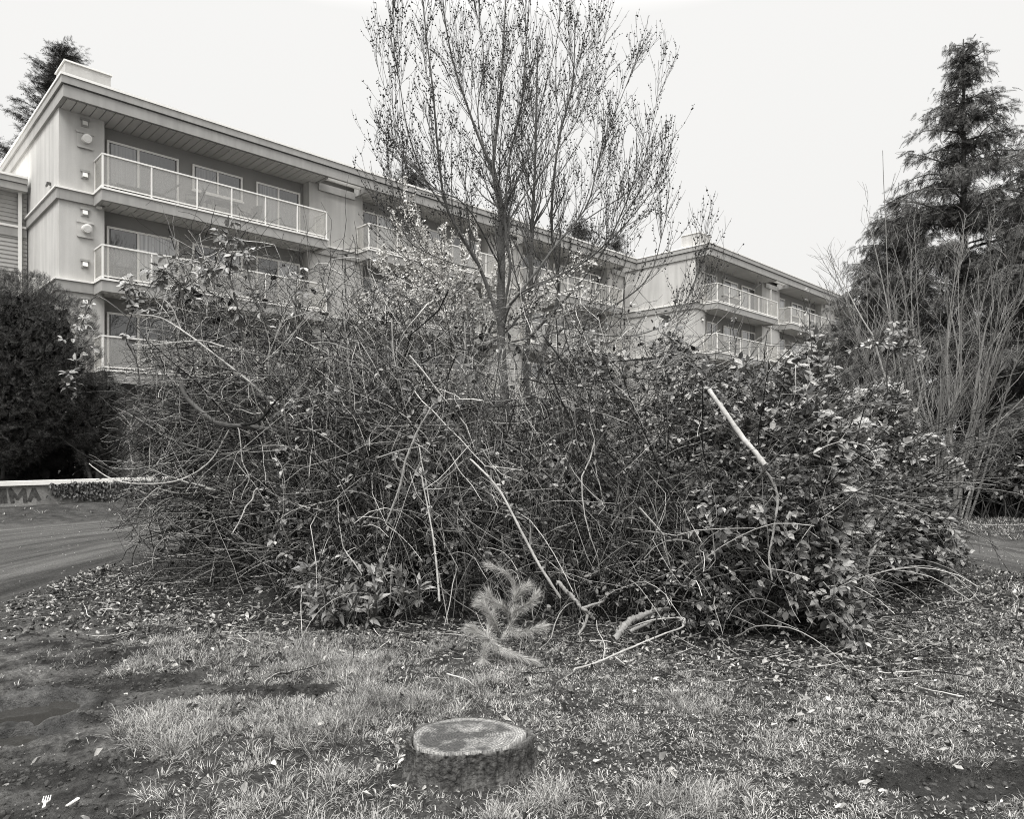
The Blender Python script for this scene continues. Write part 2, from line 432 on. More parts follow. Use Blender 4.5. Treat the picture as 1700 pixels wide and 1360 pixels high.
# ------------------------------------------------------------------ ground and lane: one sheet of terrain
def axis_pts(lo, hi, fine_lo, fine_hi, step, g=1.10):
    c = list(np.arange(fine_lo, fine_hi + 1e-9, step)); s = step; v = fine_hi
    while v < hi: s *= g; v += s; c.append(v)
    s = step; v = fine_lo; l = []
    while v > lo: s *= g; v -= s; l.append(v)
    return np.array(l[::-1] + c)
gx = axis_pts(-500, 500, -4.4, 4.2, .0155); gy = axis_pts(-60, 700, 2.35, 5.6, .0150, 1.045)
GX, GY = np.meshgrid(gx, gy)
GZ = height(GX, GY)
V = np.stack([GX, GY, GZ], -1).reshape(-1, 3)
ny, nx = GX.shape
ii = (np.arange(ny - 1)[:, None] * nx + np.arange(nx - 1)[None]).ravel()
Q = np.stack([ii, ii + 1, ii + nx + 1, ii + nx], 1)
offg, lng, alg = lane(GX, GY)
edge = lng + .10 * (fbm(GX, GY, 1.6, 3, 61) - .5) * 2
dirt = sstep(1.04, .93, edge)
ml = mud_left(GX, GY); mr = mud_right(GX, GY); trk = (np.exp(-((lng - .93) / .045) ** 2) + np.exp(-((lng - .82) / .035) ** 2)) * (GX < -2.5) * sstep(11.5, 8, GY) * (.5 + .8 * fbm(GX, GY, 3, 2, 181))
dk = np.clip(trk + dark_mud(GX, GY) * ml + mr * .55 + dark_mud(GX, GY) * .6, 0, 1)
wet = sstep(.16, .34, puddles(GX, GY))
colA = np.stack([np.clip(dirt + ml * .8, 0, 1), dk, wet, np.ones_like(dk)], -1).reshape(-1, 4)
colB = np.stack([offg * .5, alg * .05, np.clip(dirt, 0, 1), np.ones_like(dk)], -1).reshape(-1, 4)

def soil_material():
    m = bpy.data.materials.new('soil'); m.use_nodes = True; t = m.node_tree; K = t.links.new
    b = t.nodes['Principled BSDF']
    def N(k, **kw):
        n = t.nodes.new(k)
        for a, v in kw.items(): setattr(n, a, v)
        return n
    def noise(scale, det=6, vec=None, ro=.65):
        n = N('ShaderNodeTexNoise'); n.inputs['Scale'].default_value = scale; n.inputs['Detail'].default_value = det; n.inputs['Roughness'].default_value = ro
        K(vec if vec is not None else tc.outputs['Object'], n.inputs['Vector']); return n.outputs[0]
    def mr(v, a, b_, c, d):
        n = N('ShaderNodeMapRange'); K(v, n.inputs['Value'])
        for k, x in zip(('From Min', 'From Max', 'To Min', 'To Max'), (a, b_, c, d)): n.inputs[k].default_value = x
        return n.outputs[0]
    def mth(op, a, c):
        n = N('ShaderNodeMath', operation=op)
        for i, x in enumerate((a, c)):
            if isinstance(x, (int, float)): n.inputs[i].default_value = x
            else: K(x, n.inputs[i])
        return n.outputs[0]
    def mix(f, a, c):
        n = N('ShaderNodeMix')
        for i, x in ((0, f), (2, a), (3, c)):
            if isinstance(x, (int, float)): n.inputs[i].default_value = x
            else: K(x, n.inputs[i])
        return n.outputs[0]
    tc = N('ShaderNodeTexCoord')
    a1 = N('ShaderNodeAttribute', attribute_name='zones'); s1 = N('ShaderNodeSeparateColor'); K(a1.outputs['Color'], s1.inputs[0])
    a2 = N('ShaderNodeAttribute', attribute_name='lane_uv'); s2 = N('ShaderNodeSeparateColor'); K(a2.outputs['Color'], s2.inputs[0])
    grass = mth('MULTIPLY', mr(noise(4), .3, .7, .022, .085), mr(noise(60), .3, .7, .5, 1.6))
    cv = N('ShaderNodeCombineXYZ'); K(s2.outputs[0], cv.inputs[0]); K(s2.outputs[1], cv.inputs[1])
    mp = N('ShaderNodeMapping'); mp.inputs['Scale'].default_value = (9, 7, 1); K(cv.outputs[0], mp.inputs[0])
    streak = noise(1, 6, mp.outputs[0], .7)
    mp2 = N('ShaderNodeMapping'); mp2.inputs['Scale'].default_value = (2.2, 2, 1); K(cv.outputs[0], mp2.inputs[0])
    streak2 = noise(1, 3, mp2.outputs[0])
    dirtv = mth('MULTIPLY', mr(streak, .33, .67, .045, .135), mr(noise(45), .25, .75, .5, 1.5))
    dirtv = mth('MULTIPLY', dirtv, mr(streak2, .3, .7, .65, 1.25))
    mudv = mth('MULTIPLY', mr(noise(3.2), .40, .60, .022, .15), mr(noise(38), .3, .7, .4, 1.6))
    dirtv = mix(s2.outputs[2], mudv, dirtv)
    v = mix(s1.outputs[0], grass, dirtv)
    dark = mth('MULTIPLY', mr(noise(24), .3, .7, .012, .045), 1.0)
    v = mix(mth('MULTIPLY', s1.outputs[1], mr(noise(11), .35, .6, .55, 1.0)), v, dark)
    speck = mr(noise(140, 2), .72, .80, 0, .2); v = mth('ADD', v, mth('MULTIPLY', speck, s1.outputs[0]))
    vm = N('ShaderNodeVectorMath', operation='MULTIPLY'); vm.inputs[1].default_value = tuple(TINT); K(v, vm.inputs[0]); K(vm.outputs[0], b.inputs['Base Color'])
    K(mr(s1.outputs[2], 0, 1, .10, .5), b.inputs['Specular IOR Level'])
    K(mr(s1.outputs[2], 0, 1, .9, .35), b.inputs['Roughness'])
    bp = N('ShaderNodeBump'); bp.inputs['Strength'].default_value = 1.0; bp.inputs['Distance'].default_value = .035
    K(mth('ADD', noise(28, 8), mth('MULTIPLY', noise(110, 4), .5)), bp.inputs['Height']); K(bp.outputs[0], b.inputs['Normal'])
    return m
M['soil'] = soil_material()

def terrain(name, faces):
    used = np.unique(faces); remap = np.full(len(V), -1); remap[used] = np.arange(len(used))
    me = raw_mesh(name, V[used], remap[faces], None, True)
    for nm, c in (('zones', colA), ('lane_uv', colB)):
        a = me.attributes.new(nm, 'FLOAT_COLOR', 'POINT'); a.data.foreach_set('color', c[used].astype(np.float32).ravel())
    return tag(link(name, me, M['soil']), kind='structure')
fd = (dirt.ravel()[Q].mean(1) > .5)
terrain('ground', Q[~fd]); terrain('dirt_road', Q[fd])

def hz(x, y):
    return height(np.atleast_1d(np.asarray(x, float)), np.atleast_1d(np.asarray(y, float)))

# puddles: thin sheets of water standing in the two basins
def water_mat():
    m = bpy.data.materials.new('muddy_water'); m.use_nodes = True; b = m.node_tree.nodes['Principled BSDF']
    b.inputs['Base Color'].default_value = (.03, .029, .027, 1); b.inputs['Roughness'].default_value = .04; b.inputs['IOR'].default_value = 1.33
    b.inputs['Specular IOR Level'].default_value = .35
    return m
M['water'] = water_mat()
for (cx, cy, rx, ry, rot) in ((-2.93, 4.27, .30, .27, .3), (-2.80, 3.84, .38, .145, .25)):
    zb = float(hz(cx, cy)[0]); a = np.arange(40) / 40 * 2 * np.pi
    pts = np.stack([cx + rx * np.cos(a) * math.cos(rot) - ry * np.sin(a) * math.sin(rot), cy + rx * np.cos(a) * math.sin(rot) + ry * np.sin(a) * math.cos(rot), np.full(40, zb + .040)], 1)
    Vp = np.vstack([pts, [[cx, cy, zb + .040]]])
    tag(link('puddle', raw_mesh('puddle', Vp, None, [(i, (i + 1) % 40, 40) for i in range(40)]), M['water']), kind='structure')
exec_marker = 0

# ------------------------------------------------------------------ buildings
Z0 = 0.6
FLOORS = [9.73, 6.83, 3.93]          # walking levels of the three storeys in view
SOF = 12.26; ROOF = 13.0
OUT = .95; REC = .45
FURN = []

def window(root, u0, u1, z0, z1, mull, kinds, name='window', y=REC):
    fr = MB(); fw = .07; yo = y - .05
    fr.box(u0, u1, yo, y + .02, z1 - fw, z1); fr.box(u0, u1, yo, y + .02, z0, z0 + fw)
    fr.box(u0, u0 + fw, yo, y + .02, z0 + fw, z1 - fw); fr.box(u1 - fw, u1, yo, y + .02, z0 + fw, z1 - fw)
    xs = [u0 + fw] + list(mull) + [u1 - fw]
    for mx in mull: fr.box(mx - .035, mx + .035, yo - .012, y + .02, z0 + fw, z1 - fw)
    if name == 'window': fr.box(u0 - .04, u1 + .04, yo - .05, yo - .002, z0 - .05, z0 + .012)
    o = fr.build(name, M['frame'], root)
    for a, b, k in zip(xs[:-1], xs[1:], kinds):
        p = MB(); p.box(a + .02, b - .02, y - .022, y + .015, z0 + fw - .01, z1 - fw + .01); p.build('pane', M[k], o)
        # dark gasket lines round each pane
        for ga in (a + .03, b - .05):
            g = MB(); g.box(ga, ga + .02, y - .03, y - .024, z0 + fw, z1 - fw); g.build('gasket', M['dark_metal'], o)
    return o

def vent(root, u, z, big):
    s = .22 if big else .11
    b = MB()
    b.box(u - s, u + s, -.035, -.002, z - s * 1.15, z + s * 1.15)
    b.box(u - s - .03, u + s + .03, -.07, -.037, z + s * 1.15 - .05, z + s * 1.15 + .02)
    if big: b.box(u - s + .02, u + s + .02, -.075, -.037, z - s * 1.15 - .02, z - s * 1.15 + .05)
    o = b.build('wall_vent', M['stucco'] if big else M['fascia'], root)
    h = MB()
    if big:
        h.cyl((u + .02, -.037, z + .02), (u + .02, -.25, z), .13, .13, 20); h.cyl((u + .02, -.25, z), (u + .02, -.27, z - .005), .135, .09, 20)
    else:
        h.hexa([(u - .07, -.037, z - .08), (u + .07, -.037, z - .08), (u + .07, -.10, z - .08), (u - .07, -.10, z - .08)],
               [(u - .07, -.037, z + .06), (u + .07, -.037, z + .06), (u + .07, -.06, z + .06), (u - .07, -.06, z + .06)])
    h.build('vent_hood', M['flash'], o)

def soffit(u0, u1, y0, y1, z, parent, th=.02):
    b = MB(); n = max(1, int(round((u1 - u0) / .27))); w_ = (u1 - u0) / n
    for i in range(n): b.box(u0 + i * w_ + .011, u0 + (i + 1) * w_ - .011, y0, y1, z - th, z)
    b.build('soffit', M['soffit'], parent)

def block(root, Ln, depth, units, end_len, vents, seed, posts_rel):
    r = np.random.default_rng(seed)
    zt = SOF
    # walls: solid core behind the recesses, then piers between the recesses standing forward
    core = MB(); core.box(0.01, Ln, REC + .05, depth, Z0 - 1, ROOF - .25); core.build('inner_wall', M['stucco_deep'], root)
    piers = []; prev = -.02
    for (u0, u1, _, _) in units:
        piers.append((prev, u0 + .32)); prev = u1 - .27
    piers.append((prev, Ln))
    wl = MB()
    for k, (a, b) in enumerate(piers):
        pw_ = MB(); pw_.box(a, b, 0, REC + .049, Z0 - 1, zt); pw_.build('wall', M['stucco'], root)
    wl.box(-.02, .009, REC + .052, end_len, Z0 - 1, zt)
    wl.build('end_wall', M['stucco'], root)
    # belt course at each floor, along the end face and the piers
    for z in FLOORS:
        for k, (a, c) in enumerate(piers):
            b = MB(); f = MB()
            if k == 0: b.box(-.10, -.022, -.078, end_len, z - .38, z - .05); f.box(-.15, -.022, -.118, end_len, z - .048, z + .012)
            b.box(a, c - .02, -.08, -.003, z - .38, z - .05)
            f.box(a, c - .02, -.12, -.003, z - .048, z + .01)
            f.build('flashing', M['flash'], b.build('belt_course', M['fascia'], root))
    # roof: fascia beam, upper band and flashing along the front and the end
    e0 = -.10; yo = -OUT
    f = MB()
    f.box(e0, Ln, yo, yo + .12, SOF, SOF + .36); f.box(e0, e0 + .12, yo + .122, end_len + .6, SOF, SOF + .36)
    rf = f.build('roof', M['fascia'], root)
    f = MB(); f.box(e0 - .06, Ln, yo - .06, yo + .12, SOF + .39, SOF + .62); f.box(e0 - .06, e0 + .12, yo + .122, end_len + .6, SOF + .39, SOF + .62)
    f.build('upper_fascia', M['fascia'], rf)
    f = MB(); f.box(e0 - .02, Ln, yo - .02, yo + .12, SOF + .362, SOF + .388); f.build('shadow_gap', M['dark_metal'], rf)
    f = MB(); f.box(e0 - .09, Ln, yo - .09, yo + .14, SOF + .622, SOF + .70); f.box(e0 - .09, e0 + .14, yo + .142, end_len + .6, SOF + .622, SOF + .70)
    f.build('flashing', M['flash'], rf)
    f = MB(); f.box(e0 + .14, Ln, .02, depth, SOF + .45, SOF + .6)
    for k, (u0, u1, _, _) in enumerate(units): f.box(u0 if k else e0 + .14, u1, yo + .142, .018, SOF + .45, SOF + .6)
    f.build('roof_deck', M['roofing'], rf)
    # wall-head fascia visible between the balconies
    for k, (a, b) in enumerate(piers[1:]):
        f = MB(); f.box(a + .38, b - (.43 if b < Ln else 0), -.10, -.004, SOF - .30, SOF - .002); f.build('wall_head_fascia', M['fascia'], rf)
    c0 = -.10 + .12
    for k, (u0, u1, _, _) in enumerate(units):
        a = c0 if k == 0 else u0
        soffit(a + .002, u1, yo + .122, REC + .045, SOF - .002, rf)
        if k: 
            bm = MB(); bm.box(u0 - .10, u0 - .004, yo + .122, -.002, SOF - .16, SOF + .2); bm.build('edge_beam', M['fascia'], rf)
        bm = MB(); bm.box(u1 + .004, u1 + .10, yo + .122, -.002, SOF - .05, SOF + .2); bm.build('edge_beam', M['fascia'], rf)
    # rafters of the open strip between two soffits
    for k in range(len(units) - 1):
        a, b = units[k][1] + .12, units[k + 1][0] - .12
        rr = MB(); rr.box(a, b, yo + .42, yo + .50, SOF + .02, SOF + .2); rr.build('open_slat', M['frame'], rf)
    # end-face soffit
    # chimney box on the roof
    cb = MB(); cb.box(.12, 1.42, -.15, 1.0, ROOF - .1, ROOF + .72); ch = cb.build('roof_box', M['stucco'], root)
    cb = MB(); cb.box(.08, 1.46, -.19, 1.04, ROOF + .722, ROOF + .77); cb.build('box_cap', M['flash'], ch)
    # balconies
    for (u0, u1, levels, wins) in units:
        for z in FLOORS:
            s = MB()
            s.box(u0, u1, -OUT, -OUT + .12, z - .40, z - .052); s.box(u0, u0 + .12, -OUT + .122, -.082, z - .40, z - .052)
            s.box(u1 - .12, u1, -OUT + .122, -.004, z - .40, z - .052)
            s.box(u0 + .122, u1 - .122, -OUT + .122, -.004, z - .18, z - .06); s.box(u0 + .325, u1 - .275, -.002, REC + .045, z - .18, z - .06)
            bal = s.build('balcony', M['fascia'], root)
            f = MB(); f.box(u0 - .04, u1 + .04, -OUT - .04, -OUT + .10, z - .05, z + .01)
            f.box(u0 - .04, u0 + .10, -OUT + .102, -.122, z - .05, z + .01); f.box(u1 - .10, u1 + .04, -OUT + .102, -.122, z - .05, z + .01)
            f.build('flashing', M['flash'], bal)
            soffit(u0 + .124, u1 - .124, -OUT + .122, -.004, z - .30, bal)
            soffit(u0 + .33, u1 - .28, -.002, REC + .045, z - .30, bal)
            rail = MB(); zt_ = z + 1.10; yr = -OUT + .03
            pu = [u0 + .03 + (u1 - u0 - .06) * p for p in posts_rel]
            rail.box(u0, u1, yr - .03, yr + .03, zt_ - .05, zt_); rail.box(u0 + .04, u1 - .04, yr - .015, yr + .015, z + .07, z + .11)
            for sd in (u0 + .03, u1 - .03):
                rail.box(sd - .03, sd + .03, yr + .032, -.01, zt_ - .05, zt_); rail.box(sd - .015, sd + .015, yr + .032, -.01, z + .07, z + .11)
                rail.box(sd - .022, sd + .022, -.055, -.012, z + .012, zt_ - .051)
            for p in pu: rail.box(p - .024, p + .024, yr - .024, yr + .024, z + .012, zt_ - .051)
            rail.build('railing', M['alu'], bal)
            for a, b in zip(pu[:-1], pu[1:]):
                g = MB(); g.box(a + .035, b - .035, yr - .004, yr + .004, z + .115, zt_ - .055); g.build('glass_panel', M['rail_glass'], bal)
            for sd in (u0 + .03, u1 - .03):
                g = MB(); g.box(sd - .004, sd + .004, yr + .04, -.06, z + .115, zt_ - .055); g.build('glass_panel', M['rail_glass'], bal)
            # windows of the storey
            for (nm, a, b, mu, zlo, zhi) in wins:
                ks = [['glass_dark', 'glass_mid', 'glass_dark', 'glass_blind'][int(r.integers(4))] for _ in range(len(mu) + 1)]
                fl = FLOORS.index(z)
                if seed == 3 and u0 < 5: ks = [['glass_mid', 'glass_dark'], ['glass_dark', 'glass_blind'], ['glass_dark', 'glass_dark']][fl]
                if seed == 3 and 5 < u0 < 15 and fl < 2: ks = ['glass_dark', 'glass_blind']
                window(root, a, b, z + zlo, z + zhi, mu, ks, nm)
            # scupper under the slab
            sc_ = MB(); sc_.box(u0 + .06, u0 + .2, -.2, -.085, z - .47, z - .402); sc_.build('scupper', M['flash'], bal)
    for (u, z, big) in vents: vent(root, u, z, big)

ax, ay = -14.371, 22.0
bA = empty('apartment_building', (ax, ay, 0), math.radians(45),
           'long pale stucco apartment block with stacked glass-railed balconies, behind the bare tree and thicket', 'building', 'apartment blocks')
POST = [0, .182, .368, .52, .68, .842, 1.0]
def wins(o, first=(.50, 2.81, 1.47)):
    return [('sliding_door', o + first[0], o + first[1], [o + first[2]], .03, 2.08), ('window', o + 3.29, o + 5.15, [o + 4.2], 1.1, 2.06), ('sliding_door', o + 5.7, o + 7.55, [o + 6.6], .03, 2.06)]
unitsA = [(.95, 8.95, 3, wins(.95)), (10.88, 18.88, 3, wins(10.88, (.55, 2.3, 1.35))), (20.8, 28.8, 3, wins(20.8))]
vA = []
for k in range(3):
    vA += [(.70, 11.98 - 2.9 * k, False), (.70, 11.42 - 2.9 * k, True), (.70, 10.30 - 2.9 * k, False)]
block(bA, 30.2, 13, unitsA, 4.54 + 8, vA, 3, POST)
lm = MB(); lm.box(-.14, -.022, 1.0, 1.1, 10.05, 10.13); lm.box(-.16, -.12, .97, 1.13, 9.98, 10.05); lm.build('wall_lamp', M['dark_metal'], bA)

bx_, by_ = 10.577, 39.932
bB = empty('apartment_building', (bx_, by_, 0), math.radians(45),
           'farther stucco apartment block with blank end wall, between bare tree and tall conifer', 'building', 'apartment blocks')
unitsB = [(.80, 8.75, 3, wins(.80, (1.2, 2.45, 1.85))), (10.87, 18.85, 3, wins(10.87, (.4, 2.1, 1.2))), (20.9, 28.6, 3, wins(20.9))]
vB = [(.72, 11.6, False), (.72, 10.3 - .2, False), (.72, 9.0 - .2, False)]
block(bB, 32, 12, unitsB, 4.95, vB, 5, [0, .18, .355, .51, .665, .82, 1.0])
dp = MB(); dp.box(9.6, 9.7, -.10, -.004, Z0, SOF - .31); dp.build('downpipe', M['flash'], bB)

# lower sided wing on the far left
bW = empty('sided_annexe', (ax, ay, 0), math.radians(45), 'lower annexe with horizontal board siding and white downpipe, behind the clipped hedge', 'building')
yw = 4.54
b = MB(); b.box(-16, -.04, yw + .04, yw + 8, Z0 - 1, 10.6); b.build('wall', M['siding'], bW)
b = MB(); z = Z0 - .2
while z < 10.5:
    if not (8.98 < z < 9.42):
        b.hexa([(-16, yw + .0, z), (-.05, yw + .0, z), (-.05, yw + .036, z), (-16, yw + .036, z)], [(-16, yw + .028, z + .148), (-.05, yw + .028, z + .148), (-.05, yw + .036, z + .148), (-16, yw + .036, z + .148)])
    z += .15
b.build('siding', M['siding'], bW)
b = MB(); b.box(-16, -.06, yw - .03, yw - .002, 9.02, 9.34); bc = b.build('belt_course', M['fascia'], bW)
b = MB(); b.box(-16, -.06, yw - .06, yw - .002, 9.342, 9.42); b.build('flashing', M['flash'], bc)
b = MB(); b.box(-16, -.12, yw - .45, yw - .33, 10.58, 10.82); b.box(-16, -.12, yw - .50, yw - .33, 10.84, 11.02); rw = b.build('roof', M['fascia'], bW)
b = MB(); b.box(-16, -.12, yw - .53, yw + 8, 11.022, 11.10); b.build('flashing', M['flash'], rw)
b = MB(); b.box(-16, -.12, yw - .328, yw + .03, 10.605, 10.625); b.build('soffit', M['soffit'], rw)
b = MB(); b.box(-.34, -.23, yw - .12, yw - .032, .4, 10.60); b.build('downpipe', M['frame'], bW)

# ------------------------------------------------------------------ furniture on the top balcony
def loc2w(u, y, z): return (ax + .70711 * (u - y), ay + .70711 * (u + y), z)
R45 = math.radians(45)
lz = FLOORS[0] - .05
t = empty('sun_lounger', loc2w(2.2, -.35, lz), R45, 'dark woven sun lounger with raised back behind the balcony glass', 'sun lounger')
b = MB(); b.box(-.75, .65, -.28, .28, .34, .40); b.build('seat', M['furn'], t)
b = MB(); b.bar((.66, 0, .38), (1.25, 0, .88), .54, .05); b.build('backrest', M['furn'], t)
for sx in (-.65, .55):
    for sy in (-.24, .24):
        b = MB(); b.box(sx - .02, sx + .02, sy - .02, sy + .02, 0, .338); b.build('leg', M['dark_metal'], t)
def chair(u, rz, label):
    t = empty('patio_chair', loc2w(u, -.3, lz), R45 + rz, label, 'chair', 'patio chairs on the top balcony')
    b = MB(); b.box(-.24, .24, -.24, .24, .42, .46); b.build('seat', M['furn'], t)
    b = MB(); b.bar((-.25, 0, .44), (-.36, 0, .95), .46, .04); b.build('backrest', M['furn'], t)
    for s in (-1, 1):
        b = MB(); b.bar((-.3, s * .26, .64), (.22, s * .26, .64), .04, .03); b.build('armrest', M['dark_metal'], t)
        for q in (-1, 1):
            b = MB(); b.bar((q * .2, s * .26, 0), (q * .2, s * .26, .62), .03, .03); b.build('leg', M['dark_metal'], t)
chair(4.0, math.radians(150), 'dark patio chair between the sun lounger and the table on the top balcony')
chair(6.1, math.radians(200), 'dark patio chair beyond the table on the top balcony')
t = empty('patio_table', loc2w(5.0, -.3, lz), R45, 'low square patio table between two chairs on the top balcony', 'table')
b = MB(); b.box(-.5, .5, -.35, .35, .66, .70); b.build('table_top', M['furn'], t)
for sx in (-.42, .42):
    for sy in (-.28, .28):
        b = MB(); b.box(sx - .025, sx + .025, sy - .025, sy + .025, 0, .658); b.build('leg', M['dark_metal'], t)

# ------------------------------------------------------------------ low wall with white board and graffiti
wa = np.array([-15.2, 12.55]); wb = np.array([-4.0, 20.95]); wd = (wb - wa) / np.linalg.norm(wb - wa); wn = np.array([wd[1], -wd[0]])
wang = math.atan2(wd[1], wd[0]); wlen = float(np.linalg.norm(wb - wa))
t = empty('low_wall', (wa[0], wa[1], 0), wang, 'low stained concrete wall capped with a white board and tagged in black spray paint', 'wall')
b = MB(); b.box(0, wlen, 0, .18, -.2, .63); b.build('wall_face', M['concrete'], t)
x = 0.0; k = 0
while x < wlen:
    n = min(wlen, x + 3.05); b = MB(); b.box(x + .006, n - .006, -.06, .10, .632, .735); b.build('cap_board', M['white_board'], t); x = n
b = MB(); zz = .30; H_ = .27
def stroke(pts, wdt=.075):
    for (x0, z0), (x1, z1) in zip(pts[:-1], pts[1:]):
        dx, dz = x1 - x0, z1 - z0; l = math.hypot(dx, dz); nx_, nz_ = -dz / l * wdt / 2, dx / l * wdt / 2; ex, ez = dx / l * .02, dz / l * .02
        k_ = .0006 * len(b.v)
        b.hexa([(x0 - ex - nx_, -.004 - k_, z0 - ez - nz_), (x1 + ex - nx_, -.004 - k_, z1 + ez - nz_), (x1 + ex - nx_, -.001, z1 + ez - nz_), (x0 - ex - nx_, -.001, z0 - ez - nz_)],
               [(x0 - ex + nx_, -.004 - k_, z0 - ez + nz_), (x1 + ex + nx_, -.004 - k_, z1 + ez + nz_), (x1 + ex + nx_, -.001, z1 + ez + nz_), (x0 - ex + nx_, -.001, z0 - ez + nz_)])
def wpos(px):      # distance along the wall seen at photo column px
    r_ = (px - 850) / F; return (r_ * wa[1] - wa[0]) / (wd[0] - r_ * wd[1])
g0, g1 = wpos(0), wpos(66); zb, ztp = .26, .56
xs_ = lambda p: wpos(p)
stroke([(xs_(-20), zb), (xs_(-20), ztp), (xs_(1), zb), (xs_(1), ztp)])
stroke([(xs_(9), zb), (xs_(7), ztp)])
stroke([(xs_(21), zb), (xs_(16), ztp), (xs_(29), zb + .08), (xs_(40), ztp - .02), (xs_(42), zb)])
stroke([(xs_(49), zb + .02), (xs_(56), ztp - .02), (xs_(65), zb + .04)]); stroke([(xs_(51), zb + .12), (xs_(61), zb + .12)], .05)
b.build('graffiti', M['paint_black'], t)

# ivy hanging over the wall right of the tag
ivl = U(wpos(76), wpos(400), 2600); ivz = .68 - U(size=2600) ** 1.3 * (.20 + .42 * fbm(ivl, ivl * 0, 1.2, 2, 71)); 
kx = U(size=2600) < sstep(wpos(70), wpos(110), ivl) ; ivl, ivz = ivl[kx], ivz[kx]; n = len(ivl)
t = empty('ivy', (wa[0] + wd[0] * 5.5, wa[1] + wd[1] * 5.5, .3), wang, 'dark ivy trailing down the low wall right of the black spray-painted letters', 'plant')
link('leaves', template_mesh('leaves', np.stack([ivl - 5.5, -.015 - U(size=n) * .07, ivz - .3], 1), rng.normal(size=(n, 3)) * .5 + [0, -.2, -1], rng.normal(size=(n, 3)) * .4 + [0, -1, .4], U(.05, .10, n), LEAF_V, LEAF_Q, LEAF_T), M['leaf_ivy'], t)

# ------------------------------------------------------------------ bare flowering tree behind the thicket
def children_set(P, R, specs):
    out_ = []; p, r = P, R
    for sp in specs:
        p, r = spawn(p, r, **sp); out_.append((p, r))
    return out_

def limb_arrays(limbs, m=16, jit=.02):
    P = np.stack([smooth_line([at(*q) for q in l[0]], m) for l in limbs]); R = np.stack([taper(l[1], l[2], m)[0] for l in limbs])
    for i in range(len(P)):
        P[i, 1:] += smooth_line(rng.normal(size=(6, 3)) * jit, m)[1:]
    return P, R

def buds(P, n, size, t0=.3):
    N, m, _ = P.shape; pi = rng.integers(0, N, n); x = U(t0, 1, n) * (m - 1); i = np.minimum(x.astype(int), m - 2); f = (x - i)[:, None]
    pos = P[pi, i] * (1 - f) + P[pi, i + 1] * f; tan = nrm(P[pi, i + 1] - P[pi, i])
    return pos + rng.normal(size=pos.shape) * size * .35, tan

ov, ot = octa()
Yt = 11.0
t = empty('bare_tree', (at(838, 900, Yt)[0], Yt, 0), 0, 'tall bare tree with dark buds rising above the middle of the thicket', 'tree', 'bare trees')
tl = t.location.copy()
def rel(P, o): return P - np.array(o.location)
trunkP, trunkR = limb_arrays([([(838, 905, 11), (836, 700, 11), (832, 560, 11), (830, 440, 11), (829, 349, 11.0), (817, 279, 11.05)], .085, .042)])
limbs = [
 ([(817, 279, 11.05), (795, 235, 11.0), (766, 147, 10.8), (744, 55, 10.6), (728, -60, 10.5)], 0.0298, 0.0058),
 ([(817, 279, 11.05), (824, 230, 11.2), (830, 176, 11.3), (834, 92, 11.5), (838, 0, 11.6), (842, -90, 11.6)], 0.0322, 0.0058),
 ([(836, 520, 11), (848, 440, 10.8), (838, 380, 10.75), (843, 276, 10.6), (865, 176, 10.5), (872, 74, 10.4), (880, -50, 10.3)], 0.0273, 0.0048),
 ([(832, 545, 11), (800, 450, 10.8), (781, 415, 10.7), (740, 342, 10.5), (727, 239, 10.3), (720, 140, 10.1), (706, 37, 10.0), (695, -30, 10.0)], 0.0372, 0.0048),
 ([(830, 440, 11), (800, 380, 10.5), (768, 330, 10.1), (720, 310, 9.9), (670, 260, 9.8), (655, 200, 9.7), (648, 130, 9.7)], 0.0174, 0.0029),
 ([(740, 345, 10.5), (700, 290, 10.3), (668, 190, 10.1), (655, 90, 10.0), (650, 35, 10.0)], 0.0149, 0.0029),
 ([(836, 520, 11), (890, 450, 11.3), (928, 397, 11.6), (972, 340, 11.8), (990, 287, 11.9), (1005, 228, 12), (1038, 147, 12), (1062, 85, 12)], 0.0248, 0.0034),
 ([(836, 545, 11), (862, 493, 10.6), (946, 449, 10.2), (1001, 405, 10), (1050, 355, 9.9), (1090, 300, 9.9), (1119, 225, 9.9)], 0.0223, 0.0029),
 ([(838, 570, 11), (946, 545, 10.4), (1038, 493, 10.1), (1080, 455, 10), (1100, 390, 10), (1115, 340, 10)], 0.0198, 0.0029),
 ([(946, 560, 10.5), (1060, 555, 10.3), (1120, 525, 10.2), (1155, 465, 10.2), (1165, 410, 10.2)], 0.0124, 0.0024),
 ([(829, 349, 11), (850, 320, 10.7), (880, 250, 10.5), (905, 150, 10.3), (925, 60, 10.2), (930, -20, 10.2)], 0.0189, 0.0034),
 ([(830, 400, 11), (870, 330, 11.4), (920, 260, 11.7), (960, 190, 11.8), (985, 120, 11.9), (990, 60, 12)], 0.0178, 0.0029),
 ([(843, 300, 10.6), (900, 240, 10.3), (940, 160, 10.2), (962, 90, 10.1)], 0.0119, 0.0029),
 ([(820, 300, 11), (790, 200, 11.3), (800, 100, 11.5), (790, 0, 11.6), (785, -70, 11.6)], 0.0149, 0.0038),
 ([(800, 450, 10.8), (740, 430, 10.3), (680, 400, 10), (658, 350, 9.9), (645, 275, 9.9)], 0.0109, 0.0024),
 ([(930, 397, 11.6), (1000, 345, 12), (1060, 290, 12.2), (1085, 200, 12.2), (1092, 130, 12.2)], 0.0139, 0.0029),
 ([(862, 493, 10.6), (900, 470, 10.3), (1000, 440, 9.9), (1060, 380, 9.8), (1105, 270, 9.8)], 0.0109, 0.0024),
 ([(832, 500, 11), (760, 480, 10.6), (700, 440, 10.4), (670, 425, 10.3), (648, 390, 10.3), (640, 350, 10.3)], 0.0109, 0.0019),
]
LPb, LRb = limb_arrays(limbs, 18); LRb = LRb * .85
up = (0, 0, .12)
